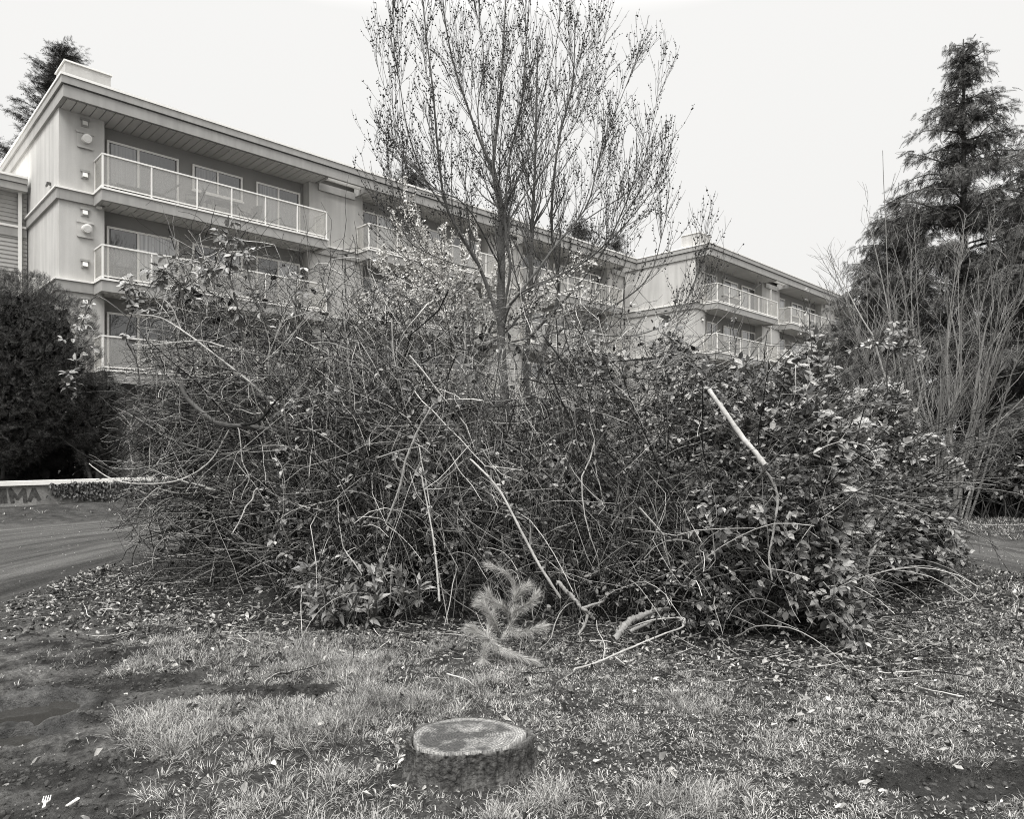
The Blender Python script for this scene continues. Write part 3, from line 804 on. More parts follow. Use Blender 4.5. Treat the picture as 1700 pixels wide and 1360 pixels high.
s2, r2 = spawn(LPb, LRb, 215, .15, .97, (14, 36), (.65, 1.6), 10, .06, up, .0030, .42, .5)
s2b, r2b = spawn(trunkP, trunkR, 16, .55, .98, (30, 55), (.9, 1.6), 10, .07, up, .004, .3, .3)
s2 = np.concatenate([s2, s2b]); r2 = np.concatenate([r2, np.minimum(r2b, .02)])
s3, r3 = spawn(s2, r2, 1250, .15, 1, (16, 40), (.45, 1.1), 8, .07, up, .0024, .5, .5)
s3b, r3b = spawn(LPb, LRb, 300, .35, 1, (16, 40), (.5, 1.1), 8, .07, up, .0024, .35, .5)
s4, r4 = spawn(np.concatenate([s3, s3b]), np.concatenate([r3, r3b]), 2400, .1, 1, (18, 42), (.18, .5), 6, .09, up, .0021, .6, .4)
tubes('trunk', [(rel(trunkP, t), trunkR, 14)], M['bark'], t)
tubes('branches', [(rel(LPb, t), LRb, 8), (rel(s2, t), r2, 5), (rel(s3, t), r3, 3), (rel(s3b, t), r3b, 3), (rel(s4, t), r4, 3)], M['bark_fine'], t)
bp1, bt1 = buds(s3, 5600, .03, .3); bp2, bt2 = buds(s4, 6600, .03, .2); bp3, bt3 = buds(s3b, 1400, .03)
bp = np.concatenate([bp1, bp2, bp3]); bt = np.concatenate([bt1, bt2, bt3])
zf = sstep(2.6, 5.5, bp[:, 2]); keep = U(size=len(bp)) < .25 + .75 * zf; bp, bt = bp[keep], bt[keep]
template('buds', rel(bp, t), bt + .4 * rng.normal(size=bt.shape), rng.normal(size=bt.shape), U(.006, .016, len(bp)), ov, None, ot, M['bud'], t)

big_tree = t
def copy_tree(root, loc, rz, sc_, label):
    r_ = root.copy(); COL.objects.link(r_); r_.location = loc; r_.rotation_euler = (0, 0, rz); r_.scale = (sc_, sc_, sc_); r_['label'] = label
    for ch in list(root.children):
        c_ = ch.copy(); COL.objects.link(c_); c_.parent = r_
for x_, y_, rz_, s_, lb in ((17, 2.5, 1.0, 1.9, 'large bare tree beyond the right edge of the view, mirrored in the balcony doors'), (27, -6, 2.2, 2.1, 'larger bare tree further right beyond the view, mirrored in the upper windows'), (21, -13, 4.0, 2.0, 'bare tree behind and right of the photographer, mirrored in the windows')):
    copy_tree(big_tree, (x_, y_, 0), rz_, s_, lb)

# a second, thinner tree standing behind it
t = empty('bare_tree', (at(888, 880, 12.6)[0], 12.6, 0), 0, 'thinner double-stemmed bare tree just behind the tall one, half hidden by its branches', 'tree', 'bare trees')
limbs = [([(888, 880, 12.6), (876, 640, 12.6), (880, 500, 12.6), (882, 400, 12.6), (885, 320, 12.6), (887, 184, 12.5), (893, 60, 12.5)], .065, .010),
         ([(884, 700, 12.6), (905, 560, 12.9), (925, 480, 13), (915, 380, 13), (928, 239, 13.1), (950, 140, 13.1), (952, 40, 13.1)], .045, .008),
         ([(880, 560, 12.6), (960, 470, 12.3), (1010, 400, 12.2), (1050, 300, 12.2), (1060, 220, 12.2)], .025, .005)]
P_, R_ = limb_arrays(limbs, 18)
s2, r2 = spawn(P_, R_, 80, .3, .97, (22, 48), (.9, 1.9), 9, .07, up, .004, .45, .5); s3, r3 = spawn(s2, r2, 420, .15, 1, (20, 45), (.4, 1.0), 7, .09, up, .003, .6, .4)
s4, r4 = spawn(s3, r3, 500, .1, 1, (20, 45), (.2, .45), 5, .10, up, .0028, .6, .4)
tubes('trunk', [(rel(P_, t), R_, 10)], M['bark'], t)
tubes('branches', [(rel(s2, t), r2, 5), (rel(s3, t), r3, 3), (rel(s4, t), r4, 3)], M['bark_fine'], t)
bp, bt = buds(np.concatenate([s3]), 1500, .03, .3)
template('buds', rel(bp, t), bt + .4 * rng.normal(size=bt.shape), rng.normal(size=bt.shape), U(.008, .018, len(bp)), ov, None, ot, M['bud'], t)

# white blossom tree
t = empty('blossom_tree', (at(800, 880, 12.4)[0], 12.4, 0), 0, 'small tree covered in white blossom, left of the tall bare trunk', 'tree')
limbs = [([(806, 880, 12.4), (800, 700, 12.4), (790, 600, 12.4), (770, 540, 12.4)], .07, .04)]
tg = [((645, 345)), ((668, 335)), ((690, 360)), ((625, 420)), ((650, 470)), ((700, 400)), ((735, 375)), ((770, 390)), ((800, 400)), ((850, 430)), ((720, 440)), ((680, 450)), ((760, 440)), ((820, 460)), ((875, 470)), ((640, 500)), ((950, 480)), ((1010, 500)), ((600, 510)), ((980, 430)), ((920, 500))]
for (a_, b_) in tg:
    dY = U(-1.4, 1.2); limbs.append(([(778 + U(-8, 20), 580 + U(-20, 60), 12.4), ((a_ + 2 * 780) / 3 + U(-8, 8), 530 + U(-10, 15), 12.4 + dY * .5), ((2 * a_ + 780) / 3 - 6, (b_ + 520) / 2 + 8, 12.4 + dY * .8), (a_, b_, 12.4 + dY)], .022, .005))
P_, R_ = limb_arrays(limbs, 14)
s2, r2 = spawn(P_[1:], R_[1:], 230, .2, 1, (15, 42), (.3, .85), 8, .07, (0, 0, .10), .003, .6, .4)
s3, r3 = spawn(s2, r2, 500, .1, 1, (20, 45), (.15, .35), 5, .1, (0, 0, .08), .0025, .6, .4)
tubes('trunk', [(rel(P_[:1], t), R_[:1], 10)], M['bark'], t)
tubes('branches', [(rel(P_[1:], t), R_[1:], 6), (rel(s2, t), r2, 4), (rel(s3, t), r3, 3)], M['bark_fine'], t)
FL_V = [(0, 0, 0), (1, .2, .35), (.4, 1, .3), (-.5, .9, .35), (-1, .1, .3), (-.5, -.8, .35), (.5, -.9, .3)]
FL_T = [(0, 1, 2), (0, 3, 4), (0, 5, 6), (0, 2, 3), (0, 4, 5)]
q1, n1 = buds(s2, 13000, .05, .1); q2, n2 = buds(s3, 9500, .045, 0); q3, n3 = buds(P_[1:], 4500, .05, .4)
q = np.concatenate([q1, q2, q3]); nn = rng.normal(size=q.shape) + np.array([0, -.6, .5])
den = np.where(q[:, 0] < (850 - 850) / F * 12.4, 1.0, .35); kp = U(size=len(q)) < den; q, nn = q[kp], nn[kp]
template('blossom', rel(q, t), rng.normal(size=q.shape), nn, U(.014, .029, len(q)), FL_V, None, FL_T, M['blossom'], t)
dk_, dn_ = buds(s2, 2200, .05, .0)
template('young_leaves', rel(dk_, t), rng.normal(size=dk_.shape), rng.normal(size=dk_.shape) + [0, 0, 1], U(.03, .05, len(dk_)), LEAF_V, LEAF_Q, LEAF_T, M['leaf_dark'], t)

# ------------------------------------------------------------------ conifers
def spray_template(n=9, droop=.35, w=.33):
    V_ = []; T_ = []
    for i in range(n):
        s = i / (n - 1); y = s * .92; z = -droop * s * s
        L_ = w * (1 - .62 * s) + .03
        for sd in (-1, 1):
            k = len(V_); V_ += [(0, y - .03, z), (0, y + .035, z), (sd * L_, y + L_ * .75, z - L_ * .45 - .02 * (i % 2))]; T_.append((k, k + 1, k + 2))
    k = len(V_); V_ += [(-.02, 0, 0), (.02, 0, 0), (0, 1.05, -droop * 1.1)]; T_.append((k, k + 1, k + 2))
    return V_, T_
def conifer(name, base, H_, rad, label, group, n_br=130, n_sp=5200, z0=.08, size=(.35, .7), droop=.10, lean=0, mat_='conifer', prof=None, seed=1, cat='tree', tip_up=.03, density_top=1.0, spr=(9, .35, .33), hang=-1.3):
    t = empty(name, base, 0, label, cat, group)
    r = np.random.default_rng(seed)
    tr = np.stack([smooth_line([(0, 0, -.2), (lean * .3, 0, H_ * .5), (lean, 0, H_)], 14)]); trR = taper(H_ * .013 + .05, .012, 14)
    f = r.random(n_br) ** .8 * (1 - z0) + z0; hb = f * H_ * .985; az = r.random(n_br) * 2 * np.pi
    R0 = (prof(f) if prof else (1 - f) ** .8) * rad * r.uniform(.45, 1.25, n_br) + .12
    st = np.stack([lean * f, 0 * f, hb], 1); d = np.stack([np.cos(az), np.sin(az), np.full(n_br, .35) + .5 * f ** 2], 1)
    Bp = grow(st, d, R0 * 1.12, 9, .11, (0, 0, -droop)); Br = taper(.012 + R0 * .014, np.full(n_br, .004), 9)
    tubes('trunk', [(tr, trR, 9)], M['bark'], t)
    tubes('branches', [(Bp, Br, 4)], M['bark_fine'], t)
    w_ = R0 * (.5 + .5 * density_top) ; pi = r.choice(n_br, n_sp, p=(R0 / R0.sum())); tt_ = r.random(n_sp) ** r.choice([.7, 1.6], n_sp) * .94 + .06
    x = tt_ * 8; i = np.minimum(x.astype(int), 7); fr = (x - i)[:, None]
    pos = Bp[pi, i] * (1 - fr) + Bp[pi, i + 1] * fr; tan = nrm(Bp[pi, i + 1] - Bp[pi, i])
    side = nrm(np.cross(tan, [0, 0, 1.])) * r.choice([-1, 1], n_sp)[:, None]
    axis = tan * r.uniform(.1, .9, (n_sp, 1)) + side * r.uniform(.0, .8, (n_sp, 1)) + np.array([0, 0, 1]) * r.uniform(hang, .1, (n_sp, 1))
    nor = np.array([0, 0, 1.]) + r.normal(size=(n_sp, 3)) * (.45 - .35 * hang)
    pos = pos + r.normal(size=(n_sp, 3)) * [.10, .10, .06]
    V_, T_ = spray_template(*spr)
    sz = r.uniform(size[0], size[1], n_sp) * (1.1 - .5 * f[pi]) * np.where(tt_ > .8, .75, 1)
    me = template_mesh('crown', pos, axis, nor, sz, V_, None, T_)
    link('crown', me, M[mat_], t)
    return t
conifer('conifer', (13.3, 20.4, 0), 13.5, 3.0, 'tallest conifer on the right, with drooping sprays and a thin ragged top', 'conifers on the right', 230, 9500, .10,
        (.25, .55), .12, .0, prof=lambda f: np.where(f > .72, (1 - f) * 1.5 + .10, .52 + .36 * (1 - f) / .3 * .3), seed=4)
conifer('conifer', (13.6, 24.5, 0), 10.3, 3.3, 'shorter broad conifer left of the tallest one, beside the far balconies', 'conifers on the right', 190, 8500, .08,
        (.28, .6), .12, prof=lambda f: (1 - f) ** .6, seed=9)
conifer('conifer', (12.2, 15.6, 0), 9.0, 2.9, 'dark cedar with layered fan sprays cut off by the right edge of the view', 'conifers on the right', 210, 10500, .14,
        (.22, .5), .11, prof=lambda f: (1 - f) ** .5, seed=12)
conifer('conifer', (14.6, 19.0, 0), 8.5, 3.2, 'low dark conifer filling the gap between the tallest conifer and the right-hand cedar', 'conifers on the right', 190, 12000, .05,
        (.28, .6), .11, prof=lambda f: (1 - f) ** .5, seed=15)
conifer('conifer', (11.3, 21.5, 0), 7.4, 2.7, 'low conifer under the bare stems, directly right of the far building', 'conifers on the right', 150, 9000, .06, (.25, .5), .12, prof=lambda f: (1 - f) ** .5, seed=17)
FARS = (6, .25, .4)
conifer('distant_conifer', (-23.6, 36.5, 0), 22.6, 3.6, 'tall dark conifer rising behind the roof corner of the near building', 'conifers behind the buildings', 240, 13000, .55, (.35, .75), .0, mat_='conifer_far', prof=lambda f: (1 - f) ** .5 * 1.35, seed=21, spr=FARS, hang=-.4)
conifer('distant_conifer', (-27.8, 36, 0), 18.0, 4.0, 'dark conifer cut off by the left edge above the annexe roof', 'conifers behind the buildings', 180, 9000, .5, (.35, .75), .0, mat_='conifer_far', prof=lambda f: (1 - f) ** .5 * 1.1, seed=22, spr=FARS, hang=-.4)
conifer('distant_conifer', (-7.3, 50, 0), 22.2, 4.2, 'rounded dark treetop peeping over the long roof left of the bare tree', 'conifers behind the buildings', 90, 1500, .7, (.5, 1.0), .02, mat_='conifer_far', prof=lambda f: (1 - f) ** .45 * 1.0, seed=23, spr=FARS)
conifer('distant_conifer', (6.2, 62, 0), 22.0, 4.0, 'dark treetop over the roof seen through the right branches of the bare tree', 'conifers behind the buildings', 90, 1500, .65, (.6, 1.2), .02, mat_='conifer_far', prof=lambda f: (1 - f) ** .5, seed=24, spr=FARS)
conifer('distant_conifer', (9.4, 62, 0), 20.7, 3.4, 'smaller treetop just left of the far building roof', 'conifers behind the buildings', 80, 1300, .65, (.6, 1.2), .02, mat_='conifer_far', prof=lambda f: (1 - f) ** .5, seed=25, spr=FARS)

# clipped hedge trees: rounded bodies closely set with small sprays
def topiary(name, base, rx, ry, z0, z1, n, label, cat, group=None, size=(.10, .2), pw=3.0, mat_='hedge', seed=2, stems=7):
    t = empty(name, base, 0, label, cat, group); r = np.random.default_rng(seed)
    v = r.normal(size=(n, 3)); v = nrm(v); s = (np.abs(v) ** pw).sum(1) ** (-1 / pw); p = v * s[:, None] * (1 - .22 * r.random((n, 1)) ** 1.5)
    lump = 1 + .20 * (vnoise(p[:, 0] * 3 + 9, p[:, 2] * 5 + 3, seed) + vnoise(p[:, 1] * 4 + 5, p[:, 2] * 7, seed + 1) - 1)
    P0 = p * np.array([rx, ry, (z1 - z0) / 2]) * lump[:, None] + [0, 0, (z0 + z1) / 2]
    n_out = v + np.array([0, 0, .25])
    ax_ = v * .8 + np.array([0, 0, .7]) + r.normal(size=(n, 3)) * .45
    V_, T_ = spray_template(5, .05, .45)
    link('foliage', template_mesh('foliage', P0, ax_, r.normal(size=(n, 3)) * .6 + n_out, r.uniform(size[0], size[1], n), V_, None, T_), M[mat_], t)
    # inner leafage keeps the body opaque
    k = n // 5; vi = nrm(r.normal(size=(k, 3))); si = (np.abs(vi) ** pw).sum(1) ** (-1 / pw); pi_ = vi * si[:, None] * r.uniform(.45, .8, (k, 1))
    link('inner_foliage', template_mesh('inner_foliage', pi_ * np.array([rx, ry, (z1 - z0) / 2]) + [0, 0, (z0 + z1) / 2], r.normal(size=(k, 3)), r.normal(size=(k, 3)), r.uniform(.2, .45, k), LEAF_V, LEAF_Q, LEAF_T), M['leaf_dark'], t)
    st = np.stack([r.uniform(-rx * .5, rx * .5, stems), r.uniform(-ry * .5, ry * .5, stems), np.full(stems, -.1)], 1)
    tubes('stems', [(grow(st, np.tile([[0, 0, 1.]], (stems, 1)), np.full(stems, (z0 + z1) * .5), 7, .08), taper(.05, .03, 7, stems), 6)], M['bark_fine'], t)
    return t
topiary('clipped_cedar', (-12.75, 17.6, .4), 1.72, 1.5, .70, 5.35, 21000, 'large dense rounded cedar hedge standing over the low wall, at the left edge', 'hedge', 'clipped cedars', (.07, .17), seed=31, stems=2)
topiary('clipped_cedar', (-15.9, 18.0, .4), 1.75, 1.5, .9, 5.2, 6000, 'dense cedar just beyond the left edge of the view, beside the large rounded one', 'hedge', 'clipped cedars', seed=32, stems=2)
topiary('clipped_cedar', (-10.9, 18.3, .5), .55, .55, .2, 3.0, 2600, 'narrow small cedar between the large rounded one and the twiggy thicket', 'hedge', 'clipped cedars', pw=2.2, seed=33, stems=2)
for i, (x, y, rr_, h_) in enumerate([(-14.2, 19.6, 1.2, 1.2), (-12.3, 19.0, 1.5, 1.1), (-9.9, 20.8, 1.2, 1.4), (-7.9, 22.2, 1.3, 1.4)]):  # dark shrubs added to fill the deep shade under and behind the cedars
    topiary('low_hedge_shrub', (x, y, .8), rr_, .8, -.3, h_, 2200, ['low dark hedge shrub furthest left behind the white-capped wall', 'low dark hedge shrub under the large rounded cedar', 'low dark hedge shrub behind the narrow cedar', 'low dark hedge shrub behind the left end of the thicket'][i], 'shrub', 'hedge shrubs behind the low wall', (.12, .25), 2.5, 'leaf_dark', 40 + i, 4)

# right hedge of leafy shrubs with bare legs
def leafy_shrub(name, base, rx, ry, H_, n_st, n_lf, label, group, seed, lsize=(.05, .09), zlow=.35, m_='leaf', stem_m='cane', cat='shrub'):
    t = empty(name, base, 0, label, cat, group); r = np.random.default_rng(seed)
    st = np.stack([r.uniform(-rx * .6, rx * .6, n_st), r.uniform(-ry * .6, ry * .6, n_st), np.full(n_st, -.05)], 1)
    d = np.stack([r.normal(size=n_st) * .35, r.normal(size=n_st) * .3, np.ones(n_st)], 1)
    P = grow(st, d, r.uniform(.75, 1.15, n_st) * H_, 10, .12); R = taper(.016, .004, 10, n_st)
    c, cr = spawn(P, R, n_st * 5, .3, 1, (25, 60), (.3, .8), 7, .14, (0, 0, .02), .0025)
    tubes('stems', [(P, R, 5), (c, cr, 3)], M[stem_m], t)
    q, n_ = buds(c, n_lf, .12, 0)
    q = q[q[:, 2] > zlow * H_]
    link('foliage', template_mesh('foliage', q, r.normal(size=q.shape) + [0, -.2, -.1], r.normal(size=q.shape) * .6 + [0, 0, 1], r.uniform(lsize[0], lsize[1], len(q)), LEAF_V, LEAF_Q, LEAF_T), M[m_], t)
    return t
hl = ['leafy hedge shrub with bare legs just beyond the right end of the thicket', 'leafy hedge shrub at the right edge below the cedar', 'hedge shrub outside the right edge beyond the path', 'hedge shrub half hidden behind the right end of the thicket']
for i, (x, y) in enumerate([(10.6, 15.0), (12.3, 14.6), (14.2, 14.2), (8.9, 15.6)]):
    leafy_shrub('hedge_shrub', (x, y, 0), 1.2, .8, 1.62, 60, 5200, hl[i], 'hedge shrubs on the right', 50 + i, (.07, .13), .3)
for i, (x, y, h_) in enumerate([(11.5, 17.3, 1.35), (14.0, 16.6, 1.35), (9.3, 17.8, 1.4), (16.8, 17, 1.4)]):  # near-black shrubs added to keep the space behind the hedge dark
    topiary('dark_shrub', (x, y, 0), 1.6, .8, -.2, h_, 2300, ['low dark shrub behind the leafy hedge under the tallest conifer', 'low dark shrub behind the hedge at the right edge', 'low dark shrub behind the thicket right end', 'low dark shrub outside the right edge'][i], 'shrub', 'dark shrubs on the right', (.12, .25), 2.5, 'leaf_dark', 60 + i, 4)

# pale bare multi-stemmed shrub in front of the conifers
t = empty('bare_stem_shrub', (8.85, 14.3, 0), 0, 'pale many-stemmed leafless shrub fanning out in front of the right-hand conifers', 'shrub')
n = 26; fan = np.linspace(-1, 1, n) + U(-.10, .10, n)
st = np.stack([U(-.35, .35, n) + fan * .3, U(-.3, .3, n), np.zeros(n)], 1); d = np.stack([fan * .30 - .02, U(-.2, .2, n), np.ones(n)], 1)
P = grow(st, d, U(5.2, 7.6, n) * (1 - .18 * np.abs(fan)), 18, .055, (0, 0, .03), kink=.2); R = taper(U(.018, .042, n), np.full(n, .005), 18)
c, cr = spawn(P, R, 330, .25, 1, (15, 40), (.7, 1.7), 9, .07, (0, 0, .05), .003, .5, .5); c2, cr2 = spawn(c, cr, 1100, .1, 1, (20, 45), (.25, .7), 6, .09, (0, 0, .04), .0028)
tubes('stems', [(P, R, 7)], M['grey_bark'], t); tubes('twigs', [(c, cr, 4), (c2, cr2, 3)], M['grey_bark'], t)
t = empty('bare_stem_shrub', (7.7, 16.0, 0), 0, 'finer leafless shrub left of the pale many-stemmed one, below the far balconies', 'shrub')
n = 15; fan = np.linspace(-1, 1, n)
st = np.stack([U(-.35, .35, n), U(-.3, .3, n), np.zeros(n)], 1); d = np.stack([fan * .28 + .08, U(-.2, .2, n), np.ones(n)], 1)
P = grow(st, d, U(3.8, 6.2, n), 12, .055, (0, 0, .03), kink=.2); R = taper(U(.012, .025, n), np.full(n, .003), 12)
c, cr = spawn(P, R, 200, .2, 1, (15, 40), (.5, 1.4), 9, .08, (0, 0, .05), .003, .5, .5); c2, cr2 = spawn(c, cr, 600, .1, 1, (20, 45), (.2, .6), 6, .1, (0, 0, .04), .0028)
tubes('stems', [(P, R, 6)], M['grey_bark'], t); tubes('twigs', [(c, cr, 4), (c2, cr2, 3)], M['grey_bark'], t)

# ------------------------------------------------------------------ the thicket
FX = np.array([-6.4, -5.3, -3.6, -2.2, -1.3, -.25, .74, 1.62, 2.5, 3.5, 4.2, 4.8, 5.3])
FY = np.array([9.4, 8.9, 7.1, 6.25, 6.05, 6.0, 5.85, 5.5, 5.35, 6.5, 7.1, 7.7, 8.2])
HX = np.array([-6.3, -5.8, -5.2, -4.4, -3.7, -3.2, -2.4, -1.4, 0, 1.3, 2.15, 2.9, 3.8, 4.4, 4.9, 5.3])
HH = np.array([1.4, 2.1, 3.1, 3.8, 3.95, 3.85, 3.5, 3.2, 3.0, 2.65, 2.45, 2.5, 2.6, 2.4, 1.8, 1.0])
def shell(n, x0, x1, ph=(2, 105), dmax=.5, dp=1.5):
    X = U(x0, x1, n); phi = np.radians(U(ph[0], ph[1], n)); dd = U(size=n) ** dp * dmax
    Yf = np.interp(X, FX, FY); Hh = np.interp(X, HX, HH)
    lump = .76 + .40 * vnoise(X * 1.5 + 4, phi * 3.0, 91) + .06 * vnoise(X * 5, phi * 8, 93)
    Rr = (1 - dd) * lump
    return np.stack([X, Yf + 1.75 - 1.75 * Rr * np.cos(phi), .03 + Hh * Rr * np.sin(phi)], 1), phi
def outward(phi): return np.stack([np.zeros_like(phi), -np.cos(phi), np.sin(phi)], 1)

def tangle(n, x0, x1, dirf, length, m=9, wig=.16, r=(.0022, .005), trop=(0, 0, -.02), **kw):
    p, phi = shell(n, x0, x1, **kw); d = dirf(p, phi)
    ll = U(length[0], length[1], n); P = grow(p, d, ll, m, wig, trop, kink=.3)
    P -= (P[:, m // 2] - P[:, 0])[:, None] * U(0, 1, n)[:, None, None]
    P[:, :, 2] = np.maximum(P[:, :, 2], .015)
    rr = U(size=n) ** 2 * (r[1] - r[0]) + r[0]
    return P, taper(rr, rr * .45, m)
def rnd(b=(0, 0, 0), s=1.0):
    return lambda p, phi: rng.normal(size=p.shape) * s + np.asarray(b)

def leaf_clusters(pos, n_per, size, up_=1.0, out_=None):
    """compound leaves: n_per leaflets fanned round each node"""
    n = len(pos); main = rng.normal(size=(n, 3)) * .6 + (0 if out_ is None else out_) + np.array([0, 0, -.15]); main = nrm(main)
    nor = nrm(rng.normal(size=(n, 3)) * .38 + np.array([0, -.35, up_])); side = nrm(np.cross(main, nor))
    P_, A_, N_, S_ = [], [], [], []
    fans = {3: (-62, 0, 62), 5: (-100, -48, 0, 48, 100), 1: (0,)}[n_per]
    sz = U(size[0], size[1], n)
    for a in fans:
        ca, sa = math.cos(math.radians(a)), math.sin(math.radians(a)); dirn = main * ca + side * sa
        P_.append(pos + main * .02 + dirn * .012); A_.append(dirn + rng.normal(size=(n, 3)) * .12); N_.append(nor + rng.normal(size=(n, 3)) * .22); S_.append(sz * (1 if a == 0 else .84))
    return np.concatenate(P_), np.concatenate(A_), np.concatenate(N_), np.concatenate(S_)

def leaves_obj(name, arr, parent, m='leaf', tv=LEAF_V, w=None):
    P_, A_, N_, S_ = arr
    return link(name, template_mesh(name, rel(P_, parent), A_, N_, S_, tv, LEAF_Q, LEAF_T, False, w), M[m], parent)

def along(P, n, t0=.2, t1=1.0):
    N, m, _ = P.shape; pi = rng.integers(0, N, n); x = U(t0, t1, n) * (m - 1); i = np.minimum(x.astype(int), m - 2); f = (x - i)[:, None]
    return P[pi, i] * (1 - f) + P[pi, i + 1] * f, nrm(P[pi, i + 1] - P[pi, i])

# 1 left: bare shrub of long twigs combed to the left
t = empty('bare_shrub', (-3.2, 8.4, 0), 0, 'leafless shrub at the left end of the thicket, long pale twigs combed to the left', 'shrub', 'bare shrubs of the thicket')
n = 250
st = np.stack([U(-3.6, -.9, n), U(7.2, 9.4, n), U(.1, 2.3, n)], 1)
d = np.stack([-np.ones(n), U(-.55, .45, n), (st[:, 2] - 1.0) * .33 + U(-.22, .30, n)], 1)
P = grow(st, d, U(1.4, 3.2, n), 14, .13, (-.02, 0, -.018), kink=.3); P[:, :, 2] = np.maximum(P[:, :, 2], .04); R = taper(U(.005, .014, n), np.full(n, .0026), 14)
def hold(P, soft=.12):
    '''shorten whole curves so that they end inside the flank of the thicket'''
    lim = -.615 * P[:, -1, 1] + .22 * np.abs(P[:, -1, 2] - 1.6) ** 1.5 + U(-.1, .45, len(P))
    f = np.clip((lim - P[:, 0, 0]) / np.minimum(P[:, -1, 0] - P[:, 0, 0], -1e-3), .1, 1)
    f = np.where(P[:, -1, 0] < lim, f, 1)
    return P[:, :1] + (P - P[:, :1]) * f[:, None, None]
P = hold(P)
c, cr = spawn(P, R, 1500, .25, 1, (20, 60), (.3, 1.0), 9, .15, (-.01, -.01, -.005), .0020, .55, .4); c[:, :, 2] = np.maximum(c[:, :, 2], .02); c = hold(c)
c2, cr2 = spawn(c, cr, 1300, .2, 1, (20, 50), (.12, .4), 5, .1, (-.02, 0, .02), .0018)
A1 = tangle(1500, -5.3, -1.2, rnd((-.6, -.1, .0), .85), (.35, 1.3), ph=(5, 105), r=(.0028, .0075)); A1 = (hold(A1[0]), A1[1])
A2 = tangle(900, -4.6, -1.0, rnd((-.2, 0, .9), .6), (.4, 1.3), ph=(20, 110), r=(.0025, .006))
n = 34; st = np.stack([U(-3.5, -1.0, n), U(7.8, 9.2, n), np.full(n, .0)], 1); d = np.stack([U(-.3, .35, n), U(-.4, .3, n), np.ones(n)], 1)
S = hold(grow(st, d, U(2.0, 3.4, n), 12, .07, (0, 0, .02), kink=.2)); SR = taper(U(.012, .024, n), np.full(n, .004), 12)
s2, sr2 = spawn(S, SR, 420, .35, 1, (20, 55), (.4, 1.2), 8, .1, (0, 0, .02), .0025)
tubes('stems', [(rel(S, t), SR, 6), (rel(P, t), R, 4)], M['twig'], t)
tubes('twigs', [(rel(x, t), y, 3) for x, y in ((c, cr), (c2, cr2), A1, A2, (s2, sr2))], M['twig'], t)
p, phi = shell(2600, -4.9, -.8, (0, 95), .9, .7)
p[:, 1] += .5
leaves_obj('withered_leaves', (p, rng.normal(size=p.shape), rng.normal(size=p.shape), U(.06, .15, len(p))), t, 'leaf_dark')  # dark leaves added inside the shrub to stand for its shaded interior
# heavy curved limbs of it
mb = [([(300, 640, 6.9), (318, 672, 6.9), (365, 700, 6.8), (420, 705, 6.9), (470, 718, 7.0), (525, 750, 7.2), (560, 800, 7.4)], .022, .030),
      ([(400, 706, 6.85), (440, 690, 6.7), (470, 660, 6.6), (495, 625, 6.6)], .014, .007),
      ([(520, 745, 7.0), (560, 730, 6.7), (572, 710, 6.6)], .022, .020), ([(560, 800, 7.3), (600, 880, 7.5), (640, 990, 7.6)], .030, .04)]
Pl, Rl = limb_arrays(mb, 16); tubes('limb', [(rel(Pl, t), Rl, 8)], M['cane'], t)

# 2 centre: fine-twigged bare shrub
t = empty('bare_shrub', (-.1, 7.8, 0), 0, 'dense grey leafless shrub of fine crossing twigs in the middle of the thicket', 'shrub', 'bare shrubs of the thicket')
n = 120; st = np.stack([U(-1.9, 2.0, n), U(7.0, 9.0, n), np.zeros(n)], 1); d = np.stack([U(-.5, .5, n), U(-.55, .35, n), np.ones(n)], 1)
S = grow(st, d, U(1.8, 3.0, n), 12, .10, (0, 0, -.01), ramp_t=.2, kink=.2); SR = taper(U(.008, .016, n), np.full(n, .003), 12)
s2, sr2 = spawn(S, SR, 1600, .25, 1, (20, 60), (.35, 1.1), 8, .12, (0, 0, 0), .0022); s3, sr3 = spawn(s2, sr2, 2000, .2, 1, (20, 60), (.12, .4), 5, .1, (0, 0, .0), .0019)
A1 = tangle(2600, -1.9, 2.4, rnd((0, 0, .2), .9), (.3, 1.1), ph=(15, 105), r=(.0022, .0052))
A3 = tangle(620, -1.9, 1.2, rnd((.35, -.4, -1.1), .6), (.6, 1.8), ph=(6, 60), r=(.003, .0078), dmax=.15)
tubes('stems', [(rel(S, t), SR, 5)], M['twig'], t)
tubes('twigs', [(rel(x, t), y, 3) for x, y in ((s2, sr2), (s3, sr3), A1)], M['twig_fine'], t)
tubes('arching_canes', [(rel(A3[0], t), A3[1], 4)], M['twig'], t)
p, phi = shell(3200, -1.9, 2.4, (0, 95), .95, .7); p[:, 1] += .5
leaves_obj('withered_leaves', (p, rng.normal(size=p.shape), rng.normal(size=p.shape), U(.06, .14, len(p))), t, 'leaf_dark')  # near-black filler leaves, shade between the twigs given as colour
p, phi = shell(1500, -1.9, 2.4, (35, 100), .35)
leaves_obj('small_leaves', leaf_clusters(p, 1, (.03, .06)), t, 'leaf')

